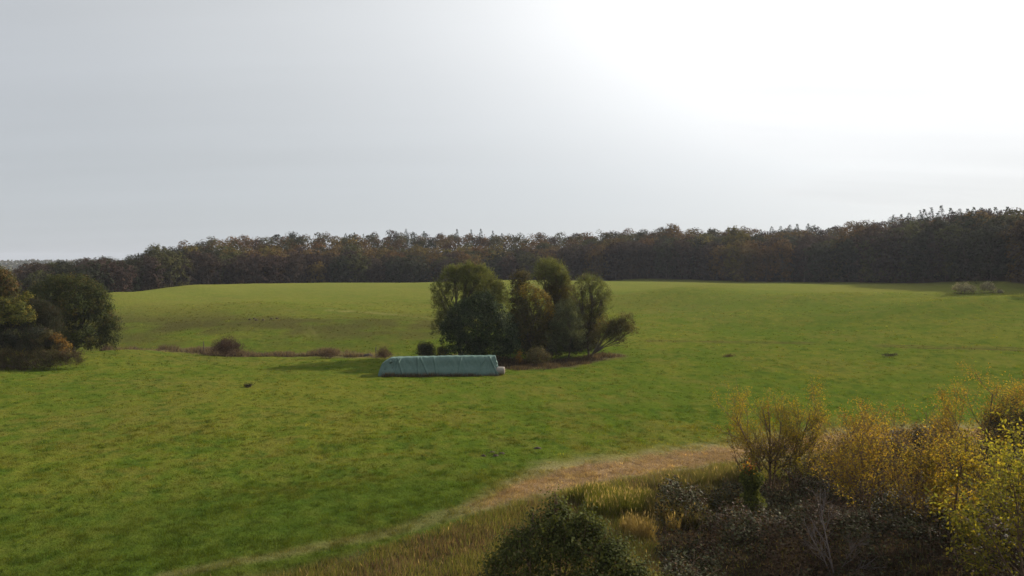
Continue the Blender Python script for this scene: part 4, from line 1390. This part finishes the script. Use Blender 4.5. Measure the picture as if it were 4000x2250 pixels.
def tall_grass(name, label, region, n, h, w, cols, wts, seed, lean=0.22, plume=0.0, r=(30, 75), soft=1.0, cols2=None):
    """blades scattered where region(x, y) -> probability"""
    g = np.random.default_rng(seed)
    # find where it grows, then fill just there
    xs, ys = np.meshgrid(np.arange(-130, 130, 0.5), np.arange(r[0] * 0.75, r[1], 0.5))
    xs, ys = xs.ravel(), ys.ravel()
    ok = (np.hypot(xs, ys) > r[0]) & (np.hypot(xs, ys) < r[1]) & in_view(xs, ys)
    xs, ys = xs[ok], ys[ok]
    w_ = region(xs, ys)
    i_ = g.choice(len(xs), n, p=w_ / w_.sum())
    x, y = xs[i_] + g.uniform(-0.25, 0.25, n), ys[i_] + g.uniform(-0.25, 0.25, n)
    p = region(x, y)
    k = p > 0.04
    if soft > 1: k &= g.random(n) < p ** soft
    x, y, p = x[k], y[k], p[k]
    m = len(x)
    P = np.stack([x, y, ground(x, y) - 0.03], 1)
    hh = h * g.uniform(0.45, 1.15, m) * (0.5 + 0.8 * fbm(x, y, 1.5, seed)) * (0.45 + 0.55 * np.clip(p * 1.5, 0, 1))
    V, F = blade_arrays(P, hh, w * g.uniform(0.6, 1.4, m), lean, g)
    col = palette(g, m, cols, wts, 0.16) * (0.75 + 0.5 * fbm(x, y, 2.2, seed + 3))[:, None]
    if cols2:
        k2 = g.random(m) < smooth(0.42, 0.62, fbm(x, y, 2.6, seed + 5, 3))
        col[k2] = palette(g, int(k2.sum()), *cols2, jit=0.16)
    C = np.repeat(col, 3, 0)
    if plume:
        q = g.random(m) < plume
        tip = V.reshape(-1, 3, 3)[q][:, 2]
        base = P[q]
        d = unit(tip - base)
        V2, F2 = leaf_arrays(tip - d * 0.16, d + g.normal(0, 0.12, d.shape), g.uniform(0.28, 0.45, len(d)), g.uniform(0.035, 0.06, len(d)), g)
        F2 = np.concatenate([F2[:, [0, 1, 2]], F2[:, [0, 2, 3]]]) + len(V)
        V = np.concatenate([V, V2])
        F = np.concatenate([F, F2])
        C = np.concatenate([C, np.repeat(palette(g, len(d), [(0.42, 0.31, 0.14), (0.36, 0.26, 0.13)], [1, 1], 0.1), 4, 0)])
    return tag(link(name, mesh_np(name, V, F, M_GRASS, C)), label, None, None, 'stuff')


def blob(*discs):
    """discs: (px, py, half width m, half depth m)"""
    ps = [(at(px, py), rx, ry) for px, py, rx, ry in discs]

    def f(x, y):
        s = np.zeros(np.shape(x))
        for p, rx, ry in ps:
            d = np.hypot((x - p[0]) / rx, (y - p[1]) / ry) + 0.5 * (fbm(x, y, 1.6, 19) - 0.5)
            s = np.maximum(s, smooth(1.1, 0.6, d))
        return s
    return f


def strip_region(x, y):
    d, t = poly_dist(x, y, STRIP)
    w = seg_interp(t, STRIP, STRIP_W)
    return smooth(1.25, 0.6, d / w + 0.7 * (fbm(x, y, 1.6, 60, 3) - .5)) * (0.05 + 0.95 * smooth(16, 27, t)) * (1 - 0.9 * thicket_mask(x, y))


STRAW = ([(0.41, 0.295, 0.18), (0.33, 0.23, 0.14), (0.21, 0.135, 0.09), (0.28, 0.22, 0.11)], [4, 3, 2.5, 1.5])
tall_grass('straw_strip', 'pale mown straw strip along the thicket edge', strip_region, 70000, 0.19, 0.035, *STRAW, 101, 1.1, 0, (34, 90))


def bank_region(x, y):
    """rough unmown bank between the straw strip and the thicket"""
    d, t = poly_dist(x, y, STRIP)
    w = seg_interp(t, STRIP, STRIP_W)
    sx, sy = np.array([p[0] for p in STRIP]), np.array([p[1] for p in STRIP])
    side = np.interp(x, sx, sy) - y
    return smooth(0.2, 2.2, side - w - 1.6 * smooth(22, 8, t) + 1.5 * (fbm(x, y, 2.5, 23) - .5)) * smooth(34, 26, side) * (1 - 0.85 * smooth(0.3, 0.9, thicket_mask(x, y))) * (x < 26)


tall_grass('rough_grass', 'brown and olive rough grass on the bank below the straw strip', bank_region, 110000, 0.56, 0.04,
           [(0.16, 0.105, 0.065), (0.22, 0.155, 0.085), (0.14, 0.13, 0.045), (0.15, 0.16, 0.04), (0.16, 0.092, 0.065), (0.11, 0.08, 0.05)], [3, 2.5, 3, 3.5, 2, 2], 102, 0.3, 0.004, (30, 64),
           cols2=([(0.19, 0.17, 0.05), (0.15, 0.17, 0.035), (0.25, 0.19, 0.09), (0.11, 0.10, 0.035)], [3, 3, 2, 2]))
tall_grass('reed_grass', 'yellow-green reed grass stand with pale heads beside the leafy shrub', blob((1500, 1262, 2.1, 1.5), (1585, 1268, 2.2, 1.6), (1540, 1290, 2.4, 1.4)), 16000, 1.25, 0.05,
           [(0.16, 0.16, 0.03), (0.12, 0.13, 0.028), (0.20, 0.18, 0.045), (0.085, 0.098, 0.025)], [3, 3, 1.5, 2], 103, 0.2, 0.05)
tall_grass('pale_grass', 'pale straw-coloured tall grass tufts between the reed grass and the brambles', blob((1612, 1352, 1.3, 0.9), (1590, 1332, 0.9, 0.7), (1662, 1310, 0.8, 0.7), (1690, 1335, 0.6, 0.5)), 1700, 1.3, 0.04,
           [(0.40, 0.29, 0.12), (0.34, 0.25, 0.10), (0.26, 0.20, 0.07)], [3, 3, 2], 104, 0.24, 0.2, soft=1.4)
tall_grass('olive_weeds', 'olive-brown tall weeds on the bank left of the saplings', blob((1760, 1222, 2.6, 1.8), (1830, 1215, 2.2, 1.8), (1690, 1235, 2.0, 1.5), (1700, 1300, 2.6, 2.2), (1790, 1270, 2.4, 1.8)), 26000, 1.25, 0.055,
           [(0.13, 0.12, 0.04), (0.15, 0.115, 0.055), (0.10, 0.105, 0.035), (0.17, 0.14, 0.05)], [3, 3, 3, 1.5], 105, 0.3, 0.02)


def ditch_region(x, y):
    d, _ = poly_dist(x, y, DITCH)
    return smooth(3.4, 1.2, d + 3 * (fbm(x, y, 4, 29) - .5)) * (0.06 + smooth(0.4, 0.62, fbm(x, y, 3.0, 30)))


tall_grass('ditch_sedge', 'dry brown sedge growing in the ditch at the foot of the far slope', ditch_region, 11000, 1.2, 0.10,
           [(0.13, 0.095, 0.075), (0.17, 0.13, 0.085), (0.095, 0.07, 0.058), (0.22, 0.17, 0.10)], [4, 2, 3, 1.5], 106, 0.35, 0, (118, 165))


def grove_region(x, y):
    d, t = poly_dist(x, y, GROVE_FLOOR)
    return smooth(5.4, 2.4, d + 2.4 * smooth(20, 32, t) + 5 * (fbm(x, y, 3, 33) - .5)) * smooth(-3, 2, t - 6) * (0.15 + smooth(0.35, 0.6, fbm(x, y, 1.4, 35)))


tall_grass('grove_weeds', 'brown dead weeds fringing the foot of the grove', grove_region, 13000, 0.8, 0.09,
           [(0.085, 0.06, 0.048), (0.13, 0.095, 0.06), (0.065, 0.05, 0.036), (0.17, 0.13, 0.075)], [4, 2, 3, 1], 107, 0.35, 0, (108, 140))


def tarp_region(x, y):
    d, t = poly_dist(x, y, [(PL[0] + 1.2, PL[1] - 0.1), (PR[0], PR[1] - 0.15)])
    return smooth(0.55, 0.2, d) * (0.35 + 0.65 * smooth(0.4, 0.6, fbm(x, y, 2.2, 37)))


tall_grass('stack_weeds', 'dead brown weeds along the foot of the covered stack', tarp_region, 2600, 0.85, 0.06,
           [(0.12, 0.085, 0.06), (0.17, 0.12, 0.08), (0.09, 0.08, 0.045)], [4, 3, 3], 108, 0.3, 0, (100, 115))


# ------------------------------------------------------------------ bramble thicket
def mound(x, y):
    return 0.25 + 2.7 * smooth(0.34, 0.70, fbm(x, y, 5.0, 111, 3)) + 1.1 * (fbm(x, y, 1.6, 115, 2) - 0.5)


def build_brambles():
    g = np.random.default_rng(61)
    n = 260000
    x, y = polar_points(n, 30, 78, R(4), R(41), g)
    m = thicket_mask(x, y)
    k = (m > 0.15) & (g.random(n) < m)
    x, y = x[k], y[k]
    n = len(x)
    # canes arch over: leaves gather in ridged sprays
    top = mound(x, y) * smooth(0.1, 0.8, thicket_mask(x, y))
    depth = g.exponential(0.28, n)
    spray = np.abs(fbm(x + 0.5 * y, y * 1.4, 1.0, 119, 3) - 0.5)
    top = top + 0.6 * np.exp(-(spray / 0.045) ** 2)
    z = ground(x, y) + np.maximum(top - depth, 0.02 + 0.2 * g.random(n))
    e = 0.25
    gx = (mound(x + e, y) - mound(x - e, y)) / (2 * e)
    gy = (mound(x, y + e) - mound(x, y - e)) / (2 * e)
    P = np.stack([x, y, z], 1)
    # leaves lie roughly flat, tipped down the mound
    th = g.uniform(0, 2 * math.pi, n)
    ax = np.stack([np.cos(th), np.sin(th), -0.45 + 0.35 * g.normal(size=n) - 0.3 * (gx * np.cos(th) + gy * np.sin(th))], 1)
    ax = unit(ax)
    side = unit(np.cross(ax, np.array([0, 0, 1.0]) + 0.45 * g.normal(size=(n, 3))))
    L = g.uniform(0.12, 0.25, n)[:, None]
    Wd = L * g.uniform(0.55, 0.8, n)[:, None]
    V = np.stack([P, P + ax * L * 0.45 - side * Wd * 0.5, P + ax * L, P + ax * L * 0.45 + side * Wd * 0.5], 1).reshape(-1, 3)
    tone = fbm(x, y, 3.2, 123)
    col = palette(g, n, *PAL['bramble'], jit=0.16)
    br = palette(g, n, [(0.075, 0.046, 0.03), (0.10, 0.065, 0.038), (0.12, 0.068, 0.03)], [3, 2, 1], 0.15)
    f = (g.random(n) < 0.75 * smooth(0.52, 0.68, tone))[:, None]
    col = np.where(f, br, col)
    me = mesh_np('bramble_thicket', V, np.arange(n * 4).reshape(n, 4), M_GLOSS, np.repeat(col, 4, 0))
    tag(link('bramble_thicket', me), 'dark bramble thicket with grey-green leaves under the autumn saplings', None, None, 'stuff')
    # arching canes
    tubes = []
    for _ in range(420):
        i = g.integers(0, n)
        p0 = np.array([x[i], y[i], gz(x[i], y[i])])
        th = g.uniform(0, 6.28)
        L = g.uniform(1.2, 3.0)
        hgt_ = float(mound(np.array([x[i]]), np.array([y[i]]))[0]) + g.uniform(0.1, 0.8)
        t = np.linspace(0, 1, 8)
        pts = p0 + np.stack([math.cos(th) * L * t, math.sin(th) * L * t, hgt_ * np.sin(t * 2.3)], 1)
        tubes.append((pts, np.linspace(0.016, 0.007, 8)))
    tag(link('bramble_canes', tubes_mesh('bramble_canes', tubes, M_TWIG, 3)), 'thin brown bramble canes arching through the thicket', None, None, 'stuff')


build_brambles()


# ------------------------------------------------------------------ saplings and shrubs of the thicket
def foot(px, py):
    return tuple(at(px, py))


SAP = dict(kids=[11, 7, 3], angle=(0.35, 0.8), len=(0.42, 0.6), up=0.07, wander=0.08)
SAP['angle'] = (0.35, 0.95)
branching('sapling', 'yellow-leaved forked sapling at the left end of the thicket', 'tree', foot(1935, 1232),
          [(0, 0, (-0.10, 0, 1), 6.6, 0.11), (-0.1, 0.1, (-0.42, 0.05, 1), 6.6, 0.085), (0.2, -0.1, (0.12, 0.1, 1), 5.6, 0.07), (-0.2, 0.1, (-0.62, -0.1, 1), 4.6, 0.05)],
          8500, 0.11, 'sapling', 201, cfg=SAP, spread=0.16, bare_below=1.6, trunk_name='trunk', crown_name='crown')
branching('sapling', 'yellow bushy sapling with a dark upright trunk, second from the left in the thicket', 'tree', foot(1992, 1228),
          [(0, 0, (0.02, 0, 1), 6.4, 0.10), (0.2, 0, (0.42, 0.1, 1), 6.6, 0.08), (0.1, 0.2, (0.22, 0.3, 1), 6.2, 0.07), (-0.1, 0, (-0.15, -0.2, 1), 5.0, 0.05)],
          9500, 0.11, 'sapling', 202, cfg=SAP, spread=0.17, bare_below=1.0, trunk_name='trunk', crown_name='crown', tone=('shrub', 0.5))
branching('sapling', 'orange-brown sapling right of the two yellow ones', 'tree', foot(2130, 1245),
          [(0, 0, (-0.06, 0, 1), 5.6, 0.08), (0.2, 0.1, (0.3, 0.1, 1), 5.6, 0.07), (0.4, 0, (0.55, -0.1, 1), 5.2, 0.06), (-0.2, 0, (-0.3, 0.2, 1), 4.6, 0.06)],
          6200, 0.11, 'rustsap', 203, cfg=SAP, spread=0.2, trunk_name='trunk', crown_name='crown', tone=('brown', 0.35))
branching('sapling', 'thin rusty sapling with sparse leaves in the middle of the thicket', 'tree', foot(2225, 1225),
          [(0, 0, (0.05, 0, 1), 4.9, 0.06), (0.15, 0, (0.35, 0.1, 1), 4.8, 0.05), (-0.1, 0, (-0.25, 0.1, 1), 4.4, 0.05)],
          3600, 0.11, 'rustsap', 204, cfg=SAP, spread=0.2, trunk_name='trunk', crown_name='crown', tone=('twiggy', 0.5))
branching('sapling', 'amber leafy sapling in front of the orange-brown one, over the brambles', 'tree', foot(2215, 1400),
          [(0, 0, (-0.22, 0.1, 1), 6.4, 0.08), (0.2, 0, (-0.42, 0.1, 1), 6.4, 0.08), (0.4, 0.2, (-0.05, 0.15, 1), 6.2, 0.07), (-0.2, 0, (-0.58, 0.1, 1), 5.4, 0.05)],
          5200, 0.12, 'rustsap', 205, cfg=dict(SAP, **{'from': [0.42, 0.15, 0.2]}), spread=0.2, bare_below=2.4, trunk_name='trunk', crown_name='crown', tone=('sapling', 0.6))
branching('sapling', 'slender straight stemmed sapling with scattered yellow leaves', 'tree', foot(2400, 1420),
          [(0, 0, (-0.10, 0.05, 1), 7.4, 0.10), (0.3, 0, (-0.35, 0.1, 1), 6.8, 0.06)],
          3800, 0.16, 'sapling', 206, cfg=dict(SAP, kids=[12, 5, 2], len=(0.22, 0.36)), spread=0.16, bare_below=2.2, trunk_name='trunk', crown_name='crown')
branching('sapling', 'tall golden sapling with fine branches at the upper right of the thicket', 'tree', foot(2478, 1210),
          [(0, 0, (-0.05, 0, 1), 7.4, 0.11), (0.2, 0, (0.22, 0.1, 1), 7.0, 0.08), (-0.2, 0, (-0.42, 0.1, 1), 6.6, 0.07), (0.5, 0.2, (0.48, 0.1, 1), 6.8, 0.07)],
          12500, 0.12, 'rustsap', 207, cfg=SAP, spread=0.2, bare_below=1.4, trunk_name='trunk', crown_name='crown', tone=('sapling', 0.5))
branching('sapling', 'amber sapling with many thin stems between the straight stemmed sapling and the amber leafy one', 'tree', foot(2310, 1400),
          [(0, 0, (-0.2, 0.1, 1), 6.0, 0.07), (0.2, 0, (0.05, 0.1, 1), 6.4, 0.07), (0.3, 0.2, (0.25, 0.2, 1), 5.8, 0.06), (-0.3, 0, (-0.4, 0.2, 1), 5.6, 0.05)],
          3800, 0.12, 'rustsap', 215, cfg=dict(SAP, **{'from': [0.40, 0.15, 0.2]}), spread=0.22, bare_below=2.2, trunk_name='trunk', crown_name='crown', tone=('sapling', 0.5))
branching('sapling', 'low golden sapling half hidden behind the lemon-yellow tree', 'tree', foot(2470, 1360),
          [(0, 0, (0.05, 0.1, 1), 5.6, 0.07), (0.2, 0, (0.3, 0.1, 1), 5.4, 0.06), (-0.2, 0, (-0.3, 0.1, 1), 5.4, 0.06)],
          4200, 0.13, 'sapling', 216, cfg=SAP, spread=0.22, bare_below=1.2, trunk_name='trunk', crown_name='crown', tone=('ygreen', 0.4))
branching('shrub', 'russet shrub left of the tall golden sapling', 'bush', foot(2350, 1185),
          [(0, 0, (0, 0, 1), 3.6, 0.06), (0.2, 0, (0.35, 0.1, 1), 3.4, 0.05), (-0.2, 0, (-0.4, 0.1, 1), 3.5, 0.05), (0.1, 0, (0.7, -0.2, 1), 3.0, 0.04)],
          4600, 0.14, 'brown', 208, cfg=SAP, spread=0.2, tone=('orange', 0.3))
branching('shrub', 'dark olive shrub between the golden sapling and the lemon-yellow tree', 'bush', foot(2545, 1225),
          [(0, 0, (0, 0, 1), 5.0, 0.07), (0.2, 0, (0.3, 0.1, 1), 4.8, 0.06), (-0.2, 0, (-0.25, 0.1, 1), 4.8, 0.06)],
          6000, 0.14, 'dusk', 209, M_LEAF, cfg=SAP, spread=0.22, tone=('brown', 0.3))
branching('elder_tree', 'lemon-yellow leafy tree at the lower right corner', 'tree', (26.9, 34.4, gz(26.9, 34.4)),
          [(0, 0, (0.05, 0.05, 1), 7.8, 0.12), (0.2, 0, (0.42, 0.1, 1), 7.2, 0.09), (-0.1, 0.1, (-0.34, 0.1, 1), 6.6, 0.08), (0.3, 0.3, (0.25, 0.5, 1), 6.8, 0.08), (0, 0, (-0.6, -0.1, 1), 5.4, 0.07), (0, 0, (0.2, -0.3, 1), 5.2, 0.06)],
          8500, 0.20, 'lemon', 210, cfg=dict(SAP, kids=[10, 6, 2], up=0.03), spread=0.22, style='droop', trunk_name='trunk', crown_name='crown', tone=('ygreen', 0.5))


def build_stump():
    b = foot(1892, 1345)
    g = np.random.default_rng(221)
    root = tag(empty('ivy_stump', b), 'upright ivy-clad dead trunk with a flame-red tuft on top', 'stump')
    H = 4.4
    link('trunk', tubes_mesh('trunk', [limb((0, 0, -0.2), (-0.12, 0, H), 0.20, 0.11, g, 0.02, 9), limb((-0.1, 0, H * 0.8), (-0.5, 0.1, H + 0.5), 0.06, 0.02, g), limb((-0.1, 0, H * 0.85), (0.2, 0, H + 0.4), 0.05, 0.02, g)], M_BARK, 8), root)
    n = 5200
    t = g.random(n) ** 0.85
    rad = (0.72 - 0.32 * t + 0.2 * np.sin(t * 17)) * g.uniform(0.55, 1.1, n)
    th = g.uniform(0, 6.28, n)
    P = np.stack([rad * np.cos(th) - 0.1 * t, rad * np.sin(th), t * H + 0.1], 1)
    ax = np.stack([np.cos(th), np.sin(th), -0.6 + 0.5 * g.normal(size=n)], 1)
    V, F = leaf_arrays(P, ax, g.uniform(0.12, 0.22, n), g.uniform(0.1, 0.17, n), g)
    link('ivy', mesh_np('ivy', V, F, M_LEAF, np.repeat(palette(g, n, *PAL['ivy']), 4, 0)), root)
    n = 150
    P = np.array([-0.25, 0, H - 0.05]) + g.normal(0, 1, (n, 3)) * np.array([0.24, 0.22, 0.3])
    V, F = leaf_arrays(P, g.normal(0, 0.7, (n, 3)) + [0, 0, -0.3], g.uniform(0.12, 0.22, n), g.uniform(0.08, 0.14, n), g)
    link('red_leaves', mesh_np('red_leaves', V, F, M_THIN, np.repeat(palette(g, n, *PAL['flame']), 4, 0)), root)


build_stump()
branching('dead_shrub', 'bare grey dead shrub with spread twigs low in the brambles', 'shrub', foot(2100, 1455),
          [(0, 0, (-0.03, 0.1, 1), 4.2, 0.06), (0.1, 0, (0.4, 0.1, 1), 2.8, 0.04), (-0.1, 0, (-0.4, 0.1, 1), 2.8, 0.04), (0.2, 0, (0.75, 0, 1), 2.6, 0.035)],
          380, 0.12, 'twiggy', 211, cfg=dict(kids=[10, 6, 3], angle=(0.4, 0.9), len=(0.35, 0.55), up=0.04, wander=0.1), spread=0.1, bark=M_PALETWIG)
branching('bare_sapling', 'thin bare stem leaning left beside the yellow forked sapling', 'tree', foot(1895, 1225),
          [(0, 0, (-0.75, 0, 1), 5.2, 0.045), (0.1, 0, (-0.5, 0.1, 1), 3.2, 0.03)], 260, 0.12, 'brown', 212,
          cfg=dict(kids=[7, 3, 2], angle=(0.3, 0.7), len=(0.2, 0.35), up=0.05, wander=0.05), spread=0.1)

# the leafy shrub low in the middle of the foreground
bx, by = 2.4, 34.6
g_ = np.random.default_rng(5)
lob = [(0, 0, 3.1, 1.7, 1.4, 1.5), (-1.7, 0, 2.9, 1.25, 1.2, 1.2), (1.6, 0, 3.1, 1.35, 1.2, 1.2), (-2.7, -0.2, 2.2, 1.0, 1.0, 1.1), (2.8, -0.1, 2.4, 1.2, 1.1, 1.2), (3.7, -0.2, 1.6, 1.0, 1.0, 1.0), (-3.2, -0.3, 1.2, 1.0, 1.0, 1.0),
       (-1.2, -0.8, 1.4, 1.5, 1.3, 1.3), (1.2, -0.9, 1.3, 1.6, 1.3, 1.3), (-0.1, 0.2, 4.4, 0.85, 0.85, 0.75), (-1.0, 0.2, 4.1, 0.6, 0.6, 0.6), (0.95, 0.2, 4.2, 0.65, 0.65, 0.6), (2.0, 0.1, 3.9, 0.6, 0.6, 0.6), (-2.0, 0.1, 3.7, 0.5, 0.5, 0.5),
       (-0.15, 0.3, 5.15, 0.35, 0.35, 0.5), (-0.2, 0.3, 5.7, 0.16, 0.16, 0.4), (0.5, 0.2, 5.0, 0.2, 0.2, 0.4), (-1.3, 0.3, 4.7, 0.2, 0.2, 0.35), (1.4, 0.2, 4.7, 0.2, 0.2, 0.4), (2.5, 0.1, 4.2, 0.2, 0.2, 0.35), (-2.6, 0, 3.4, 0.25, 0.25, 0.4),
       (3.4, 0, 3.2, 0.3, 0.3, 0.4), (-3.5, -0.1, 2.3, 0.25, 0.25, 0.4), (4.3, -0.2, 2.1, 0.3, 0.3, 0.4)]
lob = [(x_, y_, z_, a_ * 0.82, b_ * 0.82, c_ * 0.82) for x_, y_, z_, a_, b_, c_ in lob]
shrub = lobed_tree('leafy_shrub', 'dense dark green leafy shrub low in the middle of the foreground', 'bush', (bx, by, gz(bx, by)), lob, 17500, 0.15, 'shrub', 213, 0.09, 0.15, 'broad', M_LEAF,
           clump=0.55, bark=M_TWIG, trunk_name='stems', crown_name='foliage', stems=6, per_clump=18, inner=0.25)
g_ = np.random.default_rng(9)
tubes, anchors = [], []
for k in range(26):
    th, q = g_.uniform(0, 6.28), g_.uniform(0.3, 1)
    p0 = np.array([2.8 * q * math.cos(th) + 0.2, 0.9 * q * math.sin(th), 3.9 - 2.1 * q * q])
    grow(g_, p0, unit(np.array([0.5 * math.cos(th) * q, 0.3 * math.sin(th), 1.0])), g_.uniform(0.9, 1.7), 0.02, 0, 1, dict(CFG, kids=[4, 0, 0], len=(0.3, 0.5)), tubes, anchors)
link('shoots', tubes_mesh('shoots', tubes, M_TWIG, 4), shrub)
A_ = np.array([q[0] for q in anchors])
D_ = np.array([q[1] for q in anchors])
k = g_.integers(0, len(A_), 3600)
V_, F_ = leaf_arrays(A_[k] + g_.normal(0, 0.07, (3600, 3)), D_[k] * 0.6 + g_.normal(0, 0.7, (3600, 3)), g_.uniform(0.1, 0.2, 3600), g_.uniform(0.07, 0.12, 3600), g_)
link('shoot_leaves', mesh_np('shoot_leaves', V_, F_, M_LEAF, np.repeat(palette(g_, 3600, *PAL['shrub']), 4, 0)), shrub)
bx, by = 7.3, 34.8
lob = [(0, 0, 0.9, 1.0, 0.9, 0.7), (0.9, 0.1, 0.8, 0.8, 0.8, 0.6), (-0.8, 0, 0.7, 0.8, 0.8, 0.6)]
lobed_tree('low_shrub', 'low yellow-green shrub at the right foot of the dense leafy shrub', 'bush', (bx, by, gz(bx, by)), lob, 4200, 0.13, 'ygreen', 214, 0.05, 0.15, 'broad', M_LEAF,
           clump=0.3, bark=M_TWIG, trunk_name='stems', crown_name='foliage', stems=4, per_clump=16)

# ------------------------------------------------------------------ the air
def build_haze():
    x0, x1, y0, y1, z0, z1 = -6800, 6800, -6800, 6800, -18, 82
    V = [(x, y, z) for z in (z0, z1) for y in (y0, y1) for x in (x0, x1)]
    F = np.array([(0, 2, 3, 1), (4, 5, 7, 6), (0, 1, 5, 4), (2, 6, 7, 3), (0, 4, 6, 2), (1, 3, 7, 5)])
    m = bpy.data.materials.new('haze_air')
    m.use_nodes = True
    t = m.node_tree
    t.nodes.clear()
    v = N(t, 'ShaderNodeVolumePrincipled')
    v.inputs['Color'].default_value = (0.86, 0.90, 1.0, 1)
    v.inputs['Density'].default_value = 0.00010
    v.inputs['Anisotropy'].default_value = 0.2
    out = N(t, 'ShaderNodeOutputMaterial')
    t.links.new(v.outputs[0], out.inputs['Volume'])
    tag(link('haze', mesh_np('haze', np.array(V), F, m)), 'thin pale autumn haze over the whole landscape', None, None, 'stuff')


build_haze()
